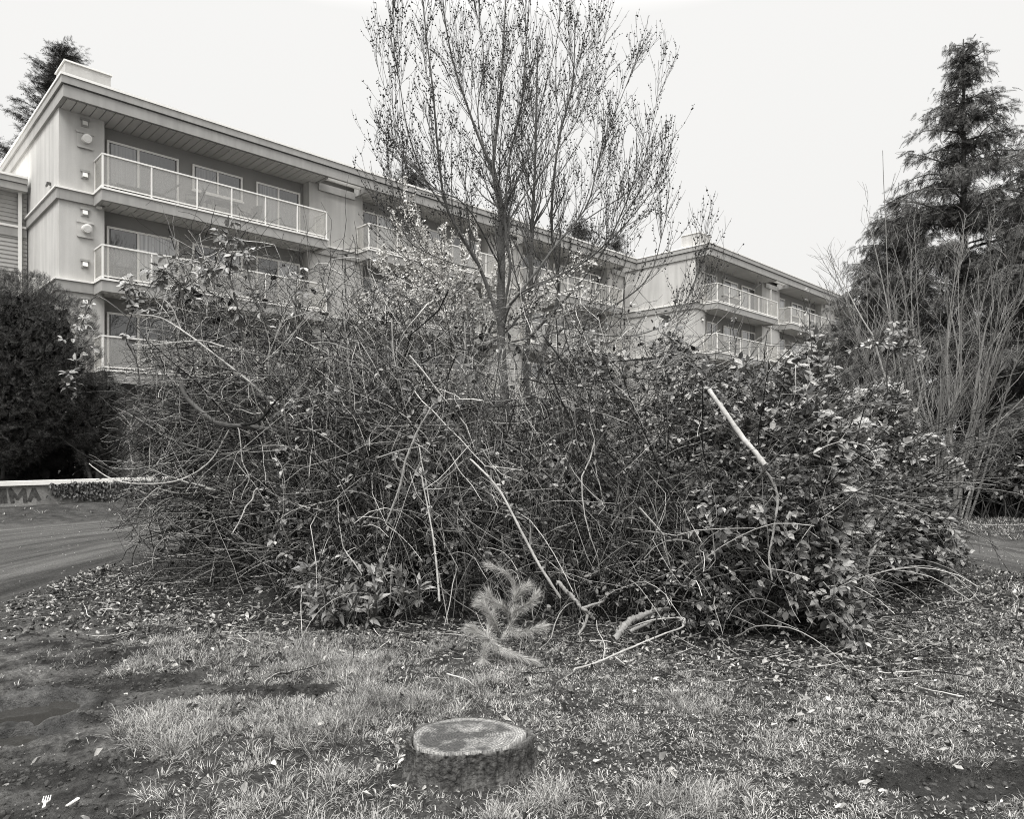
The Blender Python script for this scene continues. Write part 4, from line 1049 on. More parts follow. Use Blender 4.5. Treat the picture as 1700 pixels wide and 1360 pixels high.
# 3 right: big leafy bramble
t = empty('bramble_bush', (3.2, 7.4, 0), 0, 'large dark bramble thick with toothed leaves filling the right end of the thicket', 'shrub', 'brambles of the thicket')
n = 170; st = np.stack([U(1.6, 4.5, n), np.zeros(n), np.full(n, .0)], 1); st[:, 1] = np.interp(st[:, 0], FX, FY) + U(.6, 2.3, n)
d = np.stack([U(-.35, .45, n), U(-.7, .2, n), np.ones(n) * 1.2], 1)
C1 = grow(st, d, U(1.8, 3.0, n), 16, .06, (0, -.006, -.012), ramp_t=.7); C1[:, :, 2] = np.maximum(C1[:, :, 2], .03)
hl_ = np.interp(C1[:, :, 0], HX, HH) * 1.12; C1[:, :, 2] = np.minimum(C1[:, :, 2], hl_ + (C1[:, :, 2] - hl_) * .2)
CR1 = taper(U(.006, .011, n), np.full(n, .003), 16)
c, cr = spawn(C1, CR1, 1500, .2, 1, (30, 70), (.25, .8), 7, .12, (0, 0, -.02), .002); c[:, :, 2] = np.maximum(c[:, :, 2], .02)
A1 = tangle(650, 1.3, 5.0, rnd((0, -.1, .1), .9), (.4, 1.2), ph=(5, 100), r=(.0025, .006))
tubes('canes', [(rel(C1, t), CR1, 5)], M['cane'], t)
tubes('twigs', [(rel(c, t), cr, 3), (rel(A1[0], t), A1[1], 3)], M['cane'], t)
p, phi = shell(6600, 1.5, 5.2, (4, 104), .38, 1.4)
leaves_obj('foliage', leaf_clusters(p, 3, (.04, .105), 1.0, outward(phi) * .7), t)
p, phi = shell(2000, 2.6, 5.25, (10, 100), .10, 1.4)
leaves_obj('outer_foliage', leaf_clusters(p, 5, (.06, .135), 1.1, outward(phi) * .9), t, 'leaf_mid')
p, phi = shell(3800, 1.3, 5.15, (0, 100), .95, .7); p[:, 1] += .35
leaves_obj('withered_leaves', (p, rng.normal(size=p.shape), rng.normal(size=p.shape), U(.06, .14, len(p))), t, 'leaf_dark')  # filler leaves coloured as dark as the shade inside the bramble
# shoots that lean out to the right above the path
sh = [([(1490, 800, 7.4), (1560, 850, 7.2), (1600, 930, 7.1), (1605, 1000, 7.1)], .006, .003), ([(1480, 860, 7.3), (1540, 900, 7.1), (1568, 960, 7.0), (1572, 1030, 7.0)], .006, .003),
      ([(1500, 700, 7.8), (1570, 740, 7.7), (1610, 800, 7.6), (1605, 860, 7.6)], .006, .003), ([(1400, 690, 6.6), (1480, 720, 6.4), (1560, 790, 6.4)], .006, .003)]
Pl, Rl = limb_arrays(sh, 14); tubes('drooping_canes', [(rel(Pl, t), Rl, 5)], M['cane'], t)
q, _ = along(Pl, 60, .1, .75); leaves_obj('drooping_leaves', leaf_clusters(q, 5, (.07, .11), 1.0), t, 'leaf_pale')

# 4 low leafy brambles along the foot of the thicket
def low_bramble(x0, x1, label, nl, seed_ph=(2, 50), sz=(.04, .075)):
    t = empty('bramble_bush', ((x0 + x1) / 2, float(np.interp((x0 + x1) / 2, FX, FY)) + .6, 0), 0, label, 'shrub', 'brambles of the thicket')
    n = 60; X = U(x0, x1, n); st = np.stack([X, np.interp(X, FX, FY) + U(.1, 1.2, n), np.full(n, .0)], 1)
    C = grow(st, np.stack([U(-.6, .6, n), U(-.9, .1, n), np.ones(n)], 1), U(.9, 1.9, n), 12, .08, (0, -.01, -.03), ramp_t=.6); C[:, :, 2] = np.maximum(C[:, :, 2], .03)
    CR = taper(U(.004, .008, n), np.full(n, .0025), 12)
    tw = tangle(520, x0, x1, rnd((0, -.2, -.2), .8), (.3, 1.0), ph=(2, 55), r=(.0022, .006), dmax=.3)
    tubes('canes', [(rel(C, t), CR, 4), (rel(tw[0], t), tw[1], 3)], M['twig'], t)
    p, phi = shell(nl, x0, x1, seed_ph, .30, 1.3); kp = vnoise(p[:, 0] * 2.1 + 3, p[:, 2] * 2.4, 12) + .25 * U(size=len(p)) > .42; p, phi = p[kp], phi[kp]
    leaves_obj('foliage', leaf_clusters(p, 3, sz, 1.0, outward(phi) * .7), t)
low_bramble(.6, 2.0, 'leafy bramble spilling over the fallen branches, centre right of the thicket foot', 1500, (2, 62))
low_bramble(-.6, .7, 'sparse bramble leaves behind the dried pine bough', 650, (2, 40))
low_bramble(-2.3, -.6, 'bramble with pale leaf clusters low in the left half of the thicket', 800, (2, 45), (.05, .085))
low_bramble(1.9, 3.2, 'bramble spilling onto the fallen leaves at the right front corner of the thicket', 1500, (0, 55), (.05, .09))
# low lance-leaved evergreen
t = empty('lance_leaf_shrub', (-1.35, 6.0, 0), 0, 'low evergreen with long pointed leaves at the thicket foot, left of the pine bough', 'shrub')
n = 26; st = np.stack([U(-1.7, -.8, n), U(5.9, 6.4, n), np.zeros(n)], 1); P = grow(st, np.stack([U(-.6, .6, n), U(-.8, 0, n), np.ones(n)], 1), U(.25, .6, n), 7, .1); tubes('stems', [(rel(P, t), taper(.006, .003, 7, n), 4)], M['cane'], t)
q, tn = along(P, 420, .3, 1.0); leaves_obj('leaves', (q, tn + rng.normal(size=q.shape) * .8, rng.normal(size=q.shape) * .4 + [0, -.4, 1], U(.09, .16, len(q))), t, 'lance', LANCE_V)

# 5 taller leafy shoots standing above the left half
def shoot(pts, r0, r1, label, leaves=16, sz=(.06, .10), twigs=8, lo=.35, tw_len=(.15, .45)):
    P, R = limb_arrays([(pts, r0, r1)], 16); b0 = P[0, 0]
    t = empty('leafy_shoot', (b0[0], b0[1], 0), 0, label, 'shrub', 'leafy shoots above the thicket'); mt_ = 'leaf_pale' if b0[0] < 0 else 'leaf_mid'; sz = sz if b0[0] < 0 else (sz[0] * .7, sz[1] * .7)
    c, cr = spawn(P, R, twigs, .45, .98, (25, 60), tw_len, 7, .1, (0, 0, .05), .002)
    tubes('stem', [(rel(P, t), R, 6), (rel(c, t), cr, 4)], M['cane'], t)
    q, _ = along(P, leaves, lo, 1); q2, _ = along(c, leaves * 2, .3, 1)
    leaves_obj('leaves', leaf_clusters(np.concatenate([q, q2]), 3, sz, 1.0), t, mt_)
shoot([(420, 620, 7.2), (400, 540, 7.1), (380, 470, 7.0), (372, 420, 7.0), (374, 384, 7.0)], .012, .004, 'tallest leafy shoot reaching up in front of the second-floor balcony', 14, (.06, .10), 10)
shoot([(340, 600, 7.1), (330, 520, 7.0), (300, 470, 6.9), (270, 452, 6.9), (250, 470, 6.9)], .010, .004, 'leafy shoot arching left in front of the lower balconies', 14, (.06, .1), 10)
shoot([(280, 640, 6.9), (240, 560, 6.8), (200, 510, 6.7), (160, 490, 6.7), (135, 540, 6.7), (130, 590, 6.7), (128, 650, 6.7)], .008, .002, 'hanging leafy spray at the far left in front of the pale end wall', 12, (.05, .09), 6, .45)
shoot([(300, 600, 7.2), (290, 540, 7.1), (310, 480, 7.0), (345, 440, 7.0)], .009, .003, 'leafy shoot left of the tallest one, before the lower balcony', 16, (.06, .1), 12)
shoot([(230, 640, 7.4), (215, 570, 7.3), (225, 500, 7.2), (215, 470, 7.2)], .008, .003, 'short leafy shoot at the left shoulder of the thicket', 14, (.06, .1), 9)
shoot([(500, 620, 7.3), (505, 560, 7.2), (490, 500, 7.1), (500, 455, 7.1)], .008, .003, 'leafy shoot below the right end of the top balcony', 8, (.05, .08), 12)
shoot([(1400, 640, 7.0), (1410, 600, 6.9), (1440, 570, 6.9), (1490, 560, 6.9)], .009, .003, 'leafy shoot leaning right on the crest of the bramble', 16, (.06, .1), 10)
shoot([(470, 640, 7.3), (455, 560, 7.2), (420, 480, 7.1), (415, 420, 7.1)], .010, .004, 'leafy shoot right of the tallest one', 9, (.05, .09), 9)
shoot([(545, 640, 7.6), (535, 560, 7.6), (540, 500, 7.5), (530, 440, 7.5)], .009, .003, 'thin shoot in front of the gap between the balconies', 3, (.03, .05), 14)
shoot([(1215, 680, 7.2), (1220, 620, 7.2), (1218, 560, 7.2), (1225, 510, 7.2)], .010, .003, 'upright shoot in front of the far building balconies', 3, (.03, .05), 12)
shoot([(1320, 680, 7.2), (1345, 600, 7.2), (1345, 545, 7.1), (1352, 500, 7.1)], .008, .003, 'thin leafy shoot below the far building roof end', 5, (.04, .06), 9)
shoot([(1040, 690, 7.4), (1090, 620, 7.3), (1120, 560, 7.2), (1130, 500, 7.2)], .009, .003, 'twiggy shoot in front of the far building end wall', 3, (.03, .05), 18)
shoot([(1470, 660, 7.2), (1480, 600, 7.1), (1500, 580, 7.0), (1540, 585, 7.0)], .009, .003, 'leafy shoot topping the right-hand bramble', 16, (.06, .1), 8)

# ------------------------------------------------------------------ loose and fallen branches
def branch(pts, r0, r1, label, m='pale_twig', forks=(), name='fallen_branch', k=8, group='loose branches on and before the thicket', mm=18):
    P, R = limb_arrays([(pts, r0, r1)], mm * 2, .006); b0 = P[0, 0].copy()
    kn = .16 if m == 'grey_bark' else .07; R = R * (1 + kn * rng.normal(size=R.shape)); P = P + rng.normal(size=P.shape) * (max(r0, r1) * kn)
    t = empty(name, (b0[0], b0[1], max(0, b0[2])), 0, label, 'branch', group)
    tubes('stem', [(rel(P, t), R, k)], M[m], t)
    ns_ = 5 if max(r0, r1) > .007 else 2
    stP, stR = spawn(P, R, ns_, .1, .95, (40, 80), (.02, .10), 4, .12, (0, 0, 0), .0022, .6, .2)
    for k_ in range(ns_): tubes('stub', [(rel(stP[k_:k_ + 1], t), stR[k_:k_ + 1], 5)], M[m], t)
    for fpts, f0, f1 in forks:
        Pf, Rf = limb_arrays([(fpts, f0, f1)], 10, .002); tubes('side_branch', [(rel(Pf, t), Rf, 6)], M[m], t)
branch([(1178, 648, 5.9), (1205, 690, 5.75), (1240, 735, 5.6), (1271, 772, 5.5)], .020, .021, 'thick pale peeled branch slanting down across the right-hand bramble', mm=10)
branch([(1262, 770, 5.55), (1290, 815, 5.5), (1285, 880, 5.4), (1275, 930, 5.35), (1282, 965, 5.3)], .012, .006, 'grey crooked branch hanging below the thick pale peeled one', 'grey_bark')
branch([(780, 762, 5.75), (820, 800, 5.65), (856, 865, 5.55), (892, 930, 5.5), (927, 992, 5.45)], .008, .011, 'straight pale branch slanting down above the gnarled fallen one')
branch([(722, 672, 6.0), (697, 705, 5.95), (682, 745, 5.9), (665, 800, 5.85), (642, 868, 5.8)], .008, .010, 'smooth grey cane curving down the middle of the thicket', 'grey_bark')
branch([(700, 790, 5.9), (715, 870, 5.8), (722, 930, 5.7), (730, 1000, 5.6)], .006, .009, 'upright pale cane left of the dried pine bough')
branch([(215, 520, 7.2), (265, 525, 7.0), (310, 555, 6.9), (360, 590, 6.9), (420, 640, 6.9), (470, 690, 7)], .006, .012, 'long pale branch slanting across the upper left of the thicket', forks=[([(300, 545, 6.95), (285, 510, 6.9), (272, 498, 6.9)], .007, .006)])
branch([(220, 573, 6.9), (260, 572, 6.8), (330, 565, 6.8), (370, 575, 6.8)], .005, .008, 'short pale branch lying level in the upper left of the thicket')
branch([(148, 770, 7.2), (190, 795, 7.0), (240, 805, 6.8), (300, 795, 6.8), (350, 765, 6.8), (380, 715, 6.9)], .005, .009, 'pale twig bowing down in front of the white-capped wall')
branch([(395, 710, 6.6), (402, 760, 6.6), (412, 800, 6.6), (400, 830, 6.6)], .006, .004, 'pale twig dangling from the heavy dark limb on the left')
branch([(428, 810, 6.4), (415, 835, 6.4), (385, 885, 6.3)], .008, .006, 'short pale stick leaning at the lower left of the thicket')
branch([(560, 830, 6.1), (568, 900, 6.0), (600, 955, 5.9)], .004, .005, 'thin pale twig standing left of centre in the thicket')
branch([(925, 968, 5.4), (950, 990, 5.35), (968, 1012, 5.3), (985, 1030, 5.35)], .016, .013, 'gnarled mossy fallen branch forking just right of the pine bough', 'grey_bark',
       forks=[([(968, 1010, 5.3), (985, 1004, 5.3), (1000, 1000, 5.25), (1006, 990, 5.2)], .012, .007), ([(975, 1022, 5.3), (970, 1040, 5.25), (960, 1055, 5.2)], .013, .009)])
branch([(952, 1117, 4.80), (985, 1105, 4.86), (1040, 1080, 5.0), (1100, 1055, 5.2), (1133, 1042, 5.3), (1138, 1030, 5.3), (1128, 1025, 5.35), (1080, 1030, 5.4), (1040, 1045, 5.4)], .008, .005, 'long pale fallen branch bent back on itself beyond the stump',
       forks=[([(1001, 1100, 4.9), (1003, 1070, 5.0), (992, 1045, 5.1), (990, 1030, 5.15)], .005, .003), ([(1020, 1090, 4.95), (1040, 1106, 4.86)], .006, .003), ([(963, 1113, 4.82), (962, 1135, 4.72)], .004, .003)], mm=26)
branch([(1020, 1062, 5.2), (1040, 1035, 5.35), (1070, 1022, 5.5), (1110, 1010, 5.7)], .026, .020, 'stout grey log half under the leaves behind the bent pale branch', 'grey_bark', forks=[([(1045, 1050, 5.25), (1065, 1040, 5.35), (1085, 1030, 5.5)], .016, .01)])
branch([(1425, 1000, 5.7), (1440, 940, 5.8), (1455, 900, 5.9)], .012, .012, 'grey stick leaning inside the right-hand bramble', 'grey_bark')
branch([(1600, 1010, 7), (1608, 968, 7.0), (1603, 930, 7.0)], .004, .003, 'dark thin twig stuck upright by the path', 'cane')
branch([(1600, 868, 12.6), (1625, 871, 12.5), (1660, 872, 12.4), (1698, 871, 12.4)], .014, .008, 'long thin branch lying on the far side of the path', 'grey_bark')

# dried pine bough
t = empty('pine_bough', (at(840, 1060, 5.3)[0], 5.3, 0), 0, 'dried pale pine bough with brush-like needles propped against the thicket', 'branch')
sp = [[(802, 1096, 4.98), (806, 1070, 5.0), (812, 1040, 5.1), (820, 1010, 5.2), (812, 985, 5.2)],
      [(832, 1062, 5.15), (845, 1040, 5.25), (853, 1010, 5.3), (855, 985, 5.35), (848, 960, 5.35), (830, 945, 5.35), (812, 938, 5.35)],
      [(848, 1030, 5.28), (838, 1010, 5.2), (822, 1000, 5.2), (805, 992, 5.2)], [(850, 1020, 5.3), (865, 1010, 5.25), (880, 1000, 5.2), (888, 990, 5.2)],
      [(845, 1045, 5.2), (860, 1050, 5.1), (880, 1046, 5.0), (898, 1040, 5.0)], [(808, 1060, 5.05), (830, 1075, 5.0), (855, 1088, 4.95), (885, 1096, 4.93)], [(828, 1050, 5.15), (818, 1030, 5.1), (808, 1010, 5.1), (800, 1004, 5.1)],
      [(852, 1000, 5.3), (860, 985, 5.3), (872, 975, 5.3)], [(812, 1062, 5.0), (795, 1050, 5.0), (788, 1046, 5.0)]]
Ps = np.stack([smooth_line([at(*q) for q in s], 14) for s in sp]); tubes('stem', [(rel(Ps, t), taper(.006, .003, 14, len(Ps)), 5)], M['grey_bark'], t)
q, tn = along(Ps, 8500, .0, 1.0); ax_ = tn * 1.15 + rng.normal(size=q.shape) * .36 + [0, 0, -.26]
extra = np.repeat(at(802, 1094, 4.98)[None], 260, 0); q = np.concatenate([q, extra + rng.normal(size=extra.shape) * .006]); ax_ = np.concatenate([ax_, np.array([0, -.35, -.5]) + rng.normal(size=extra.shape) * [.6, .3, .25]])
NV = [(-.014, 0, 0), (.014, 0, 0), (0, 1, -.18)]
template('needles', rel(q, t), ax_, rng.normal(size=q.shape), U(.05, .115, len(q)), NV, None, [(0, 1, 2)], M['needle'], t)

# ------------------------------------------------------------------ stump
def stump():
    cx, cy = (775 - 850) / F * 3.38, 3.38
    z0 = float(hz(cx, cy)[0]); t = empty('tree_stump', (cx, cy, z0), 0, 'low sawn tree stump with rough bark in the near grass', 'stump')
    n = 360; a = np.arange(n) / n * 2 * np.pi
    base = 1 + .035 * np.sin(2 * a + .5) + .03 * np.sin(3 * a + 2) + .02 * np.sin(5 * a)
    rx, ry = .262, .205; ct = np.stack([rx * base * np.cos(a), ry * base * np.sin(a)], 1)
    ct[:, 0] += .018 * np.exp(-((np.angle(np.exp(1j * (a - .15)))) / .25) ** 2)
    hgt = .165
    rings = []; zs = [-.08, -.03, 0, .03, .06, .09, .12, .145, .158]; 
    for z in zs:
        f = 1.11 + .26 * max(0, .06 - z) / .14
        aw = a + .10 * vnoise(a * 6, np.full(n, z * 16), 55); rid = .10 * (vnoise(aw * 5, np.full(n, z * 9), 5) - .5) + .085 * (vnoise(aw * 17, np.full(n, z * 16), 7) - .5) + .035 * (vnoise(a * 46, np.full(n, z * 10), 8) - .5)
        s = f + rid; rings.append(np.stack([ct[:, 0] * s, ct[:, 1] * s, np.full(n, z) + .006 * (vnoise(a * 14, a * 0 + z * 9, 3) - .5)], 1))
    # ragged rim then a dark groove down to the wood edge
    rim = 1.105 + .04 * (vnoise(a * 22, a * 0, 9) - .5); rings.append(np.stack([ct[:, 0] * rim, ct[:, 1] * rim, hgt - .006 + .012 * (vnoise(a * 18, a * 0, 4) - .3)], 1))
    rim = 1.055 + .012 * (vnoise(a * 22, a * 0, 19) - .5); rings.append(np.stack([ct[:, 0] * rim, ct[:, 1] * rim, np.full(n, hgt - .008)], 1))
    rings.append(np.stack([ct[:, 0] * 1.012, ct[:, 1] * 1.012, np.full(n, hgt - .04)], 1))
    Vv = np.vstack(rings); m = len(rings); i = np.arange(n); j = (i + 1) % n; q_ = np.vstack([np.stack([k * n + i, k * n + j, (k + 1) * n + j, (k + 1) * n + i], 1) for k in range(m - 1)])
    link('bark', raw_mesh('bark', Vv, q_, None, True), M['stump_bark'], t)
    # sawn face
    R_ = [1.0, .995, .9, .8, .7, .6, .5, .4, .3, .2, .1]; rr = []
    for k, f in enumerate(R_):
        zz_ = np.full(n, hgt - (.03 if k == 0 else 0)); zz_ += 0 if k == 0 else .006 * (vnoise(ct[:, 0] * f * 9 + 5, ct[:, 1] * f * 9, 6) - .5)
        rr.append(np.stack([ct[:, 0] * f, ct[:, 1] * f, zz_], 1))
    Vv = np.vstack(rr + [np.array([[0, 0, hgt]])]); m = len(R_); q_ = np.vstack([np.stack([k * n + i, k * n + j, (k + 1) * n + j, (k + 1) * n + i], 1) for k in range(m - 1)])
    tt_ = np.stack([(m - 1) * n + i, (m - 1) * n + j, np.full(n, m * n)], 1)
    link('sawn_face', raw_mesh('sawn_face', Vv, q_, tt_, True), M['sawn'], t)
def sawn_mat():
    m = bpy.data.materials.new('sawn_wood'); m.use_nodes = True; t = m.node_tree; K = t.links.new; b = t.nodes['Principled BSDF']
    N = t.nodes.new
    tc = N('ShaderNodeTexCoord'); mp = N('ShaderNodeMapping'); mp.inputs['Scale'].default_value = (3.8, 4.9, 1); mp.inputs['Location'].default_value = (.03, .05, 0)
    K(tc.outputs['Object'], mp.inputs[0])
    ln = N('ShaderNodeVectorMath'); ln.operation = 'LENGTH'; flat = N('ShaderNodeVectorMath'); flat.operation = 'MULTIPLY'; flat.inputs[1].default_value = (1, 1, 0)
    n0 = N('ShaderNodeTexNoise'); n0.inputs['Scale'].default_value = 3; K(mp.outputs[0], n0.inputs['Vector'])
    K(mp.outputs[0], flat.inputs[0]); K(flat.outputs[0], ln.inputs[0])
    ad = N('ShaderNodeMath'); ad.operation = 'MULTIPLY_ADD'; ad.inputs[1].default_value = .16; K(n0.outputs[0], ad.inputs[0]); K(ln.outputs['Value'], ad.inputs[2])
    ri = N('ShaderNodeMath'); ri.operation = 'MULTIPLY'; ri.inputs[1].default_value = 115; K(ad.outputs[0], ri.inputs[0])
    si = N('ShaderNodeMath'); si.operation = 'SINE'; K(ri.outputs[0], si.inputs[0])
    def rng_(v, a, c, d, e):
        n = N('ShaderNodeMapRange'); K(v, n.inputs['Value'])
        for k, x in zip(('From Min', 'From Max', 'To Min', 'To Max'), (a, c, d, e)): n.inputs[k].default_value = x
        return n.outputs[0]
    def mul(a, c):
        n = N('ShaderNodeMath'); n.operation = 'MULTIPLY'; K(a, n.inputs[0]); K(c, n.inputs[1]); return n.outputs[0]
    n1 = N('ShaderNodeTexNoise'); n1.inputs['Scale'].default_value = 2.2; n1.inputs['Detail'].default_value = 5; n1.inputs['Roughness'].default_value = .6; K(mp.outputs[0], n1.inputs['Vector'])
    n2 = N('ShaderNodeTexNoise'); n2.inputs['Scale'].default_value = 34; n2.inputs['Detail'].default_value = 4; K(mp.outputs[0], n2.inputs['Vector'])
    stain = rng_(n1.outputs[0], .47, .70, .16, .9)           # damp stain over the heartwood
    rimf = rng_(ad.outputs[0], .92, 1.10, 0, 1)
    mx = N('ShaderNodeMix'); K(rimf, mx.inputs[0]); K(stain, mx.inputs[2]); mx.inputs[3].default_value = 1.0
    v = mul(mul(mx.outputs[0], rng_(si.outputs[0], -1, 1, .62, 1.15)), rng_(n2.outputs[0], .32, .68, .3, 1.75))
    fin = N('ShaderNodeMath'); fin.operation = 'MULTIPLY'; fin.inputs[1].default_value = .26; K(v, fin.inputs[0])
    vm = N('ShaderNodeVectorMath'); vm.operation = 'MULTIPLY'; vm.inputs[1].default_value = tuple(TINT); K(fin.outputs[0], vm.inputs[0]); K(vm.outputs[0], b.inputs['Base Color'])
    b.inputs['Roughness'].default_value = .75
    bp = N('ShaderNodeBump'); bp.inputs['Strength'].default_value = .5; bp.inputs['Distance'].default_value = .004; K(v, bp.inputs['Height']); K(bp.outputs[0], b.inputs['Normal'])
    return m
M['sawn'] = sawn_mat(); M['stump_bark'] = mat('stump_bark', .08, .9, noise=[(14, .5), (70, .45)], streak=(50, 50, 14, .6), bump=(45, .8, .03))
stump()
SX, SY = (775 - 850) / F * 3.38, 3.38

# ------------------------------------------------------------------ litter: plastic fork and a stick of it
fx, fy = (72 - 850) / F * 3.02, 3.03; fz = float(hz(fx, fy)[0]) + .012
t = empty('plastic_fork', (fx, fy, fz), math.radians(26), 'white plastic fork lying on the mud in the near left corner', 'fork')
t.scale = (1.25, 1.25, 1.25)
b = MB(); b.hexa([(-.006, -.09, 0), (.006, -.09, 0), (.004, .0, .006), (-.004, .0, .006)], [(-.006, -.09, .003), (.006, -.09, .003), (.004, .0, .009), (-.004, .0, .009)]); b.build('handle', M['plastic'], t)
b = MB(); b.hexa([(-.004, .001, .006), (.004, .001, .006), (.012, .022, .003), (-.012, .022, .003)], [(-.004, .001, .009), (.004, .001, .009), (.012, .022, .006), (-.012, .022, .006)])
for k in range(4):
    x = -.0105 + .007 * k; b.hexa([(x - .0022, .0225, .003), (x + .0022, .0225, .003), (x + .0014, .055, .008), (x - .0014, .055, .008)], [(x - .0022, .0225, .006), (x + .0022, .0225, .006), (x + .0014, .055, .010), (x - .0014, .055, .010)])
b.build('tines', M['plastic'], t)
# broken bit of plastic beside it
bxx, byy = (118 - 850) / F * 2.99, 3.0
t = empty('plastic_scrap', (bxx, byy, float(hz(bxx, byy)[0]) + .01), math.radians(-15), 'small white plastic scrap right of the fork on the mud', 'litter')
b = MB(); b.hexa([(-.006, -.03, 0), (.006, -.03, 0), (.009, .03, .004), (-.009, .03, .004)], [(-.005, -.03, .004), (.005, -.03, .004), (.006, .03, .009), (-.006, .03, .009)]); b.build('scrap_piece', M['plastic'], t)

# ------------------------------------------------------------------ grass, ground cover, fallen leaves, pebbles (nobody could count them)
def scatter(n, x0, x1, y0, y1, keep):
    x = U(x0, x1, n); y = U(y0, y1, n); k = U(size=n) < keep(x, y); return x[k], y[k]
def not_stump(x, y): return (((x - SX) / .285) ** 2 + ((y - SY) / .225) ** 2 > 1)
def front(x): return np.interp(x, FX, FY)
def grassy(x, y):
    off, ln_, al_ = lane(x, y)
    return (1 - mud_left(x, y)) * (1 - mud_right(x, y)) * (ln_ > 1.02) * not_stump(x, y) * (.06 + .94 * sstep(-.12, -.5, y - front(x) + .35 * (fbm(x, y, 2, 2, 171) - .5)) + (x > 5.4)) * sstep(.9, .15, dark_mud(x, y))
def lush(x, y):                     # longer, denser turf left of the stump and round its foot
    l = sstep(.25, -.5, x) * sstep(5.7, 5.2, y) * sstep(.34, .56, fbm(x, y, 1.6, 3, 101))
    for (px_, py_, r_) in ((540, 1105, .22), (1145, 1170, .22), (1150, 1345, .25), (270, 1200, .35), (340, 1190, .3), (280, 1090, .4), (590, 1070, .2), (920, 1340, .25), (200, 1340, .2)):
        Y_ = EYE * F / (py_ - HZ); l = l + blob(x, y, (px_ - 850) / F * Y_, Y_, r_, r_ * .6)
    return np.clip(l, 0, 1)

BL_V = [(-.5, 0, 0), (.5, 0, 0), (-.45, .42, .05), (.45, .42, .05), (-.28, .78, .02), (.28, .78, .02), (0, 1, -.14)]; BL_Q = [(0, 1, 3, 2), (2, 3, 5, 4)]; BL_T = [(4, 5, 6)]
mbg = MB()
def tufts(n, x0, x1, y0, y1, keep, per, rad, hgt, lean, wid):
    """tussocks: blades springing from a centre and falling outwards"""
    cx, cy = scatter(n, x0, x1, y0, y1, keep); m = len(cx)
    if not m: return
    sc_ = np.clip(.55 + .8 * fbm(cx, cy, 2.2, 2, 131), .5, 1.3) * U(.7, 1.25, m)
    an = U(0, 2 * np.pi, (m, per)); rr = np.sqrt(U(size=(m, per))) * rad * sc_[:, None]
    x = (cx[:, None] + np.cos(an) * rr).ravel(); y = (cy[:, None] + np.sin(an) * rr).ravel()
    k = U(lean[0], lean[1], (m, per)) * (.35 + rr / (rad * sc_[:, None]))
    a = np.stack([np.cos(an) * k, np.sin(an) * k, np.ones_like(k)], -1).reshape(-1, 3) + rng.normal(size=(m * per, 3)) * .22
    a[:, 0] += np.repeat(rng.normal(size=m) * .25, per)
    h = (U(hgt[0], hgt[1], (m, per)) * sc_[:, None]).ravel(); w_ = U(wid[0], wid[1], m * per)
    kp = not_stump(x, y) & (puddles(x, y) < .3); x, y, a, h, w_ = x[kp], y[kp], a[kp], h[kp], w_[kp]
    nor = -a.copy(); nor[:, 2] = 1.2; nor += rng.normal(size=nor.shape) * .35
    V_, q_, t_ = template_arrays(np.stack([x, y, hz(x, y) - .003], 1), a, nor, h, BL_V, BL_Q, BL_T, w_ / h)
    mbg.add(V_, q_, t_)
patch = lambda x, y: sstep(.36, .56, fbm(x, y, 2.6, 3, 145))
clear = lambda x, y: (((x - SX) / .40) ** 2 + ((y - SY + .06) / .36) ** 2 > 1)
tufts(12500, -3.2, 1.1, 2.5, 6.0, lambda x, y: grassy(x, y) * clear(x, y) * lush(x, y) * (.14 + .86 * patch(x, y)), 38, .040, (.018, .098), (.3, 2.0), (.0014, .0030))
tufts(3000, 1.0, 3.2, 2.5, 4.8, lambda x, y: grassy(x, y) * lush(x, y), 32, .034, (.03, .10), (.3, 1.4), (.0015, .003))
tufts(34000, -3.4, 4.6, 2.5, 6.4, lambda x, y: grassy(x, y) * sstep(.3, -.35, y - front(x)) * (.2 + .8 * patch(x, y)) * .85, 14, .026, (.012, .045), (.4, 2.4), (.0020, .0044))
tufts(9000, 3.4, 12, 4.5, 14.5, lambda x, y: grassy(x, y) * sstep(.0, -.5, y - front(x)) * .6 + grassy(x, y) * (x > 6.5) * .6, 10, .05, (.03, .08), (.4, 1.4), (.005, .010))
tufts(7000, -15, -4, 12.0, 18.5, lambda x, y: grassy(x, y) * ((x + 11.4) * (-.6) + (y - 15.4) * .8 < -.05) * .7, 9, .06, (.03, .10), (.4, 1.2), (.008, .014))
tufts(1600, -3.6, -1.0, 2.6, 6.2, lambda x, y: mud_left(x, y) * sstep(.5, .62, fbm(x, y, 3, 3, 151)) * (puddles(x, y) < .15) * .6, 8, .02, (.015, .05), (.4, 1.4), (.002, .0036))
tag(mbg.build('grass', M['grass']), 'rough pale grass growing round the stump and up to the thicket', 'grass', kind='stuff')

x, y = scatter(120000, -2.6, 4.6, 2.5, 6.0, lambda x, y: grassy(x, y) * sstep(.4, -.3, y - front(x)) * (.12 + .88 * sstep(-.4, .5, x)) * .5 * (.3 + .7 * (1 - patch(x, y))))
n = len(x); ax_ = rng.normal(size=(n, 3)); ax_[:, 2] = np.abs(ax_[:, 2]) * .9
me = template_mesh('ground_cover', np.stack([x, y, hz(x, y) + U(.001, .014, n)], 1), ax_, rng.normal(size=(n, 3)) * .7 + [0, 0, 1], U(.008, .020, n), LEAF_V, LEAF_Q, LEAF_T, False, U(.7, 1.2, n))
tag(link('ground_cover', me, M['cover']), 'tiny-leaved weeds and moss between the grass right of the stump', 'ground cover', kind='stuff')

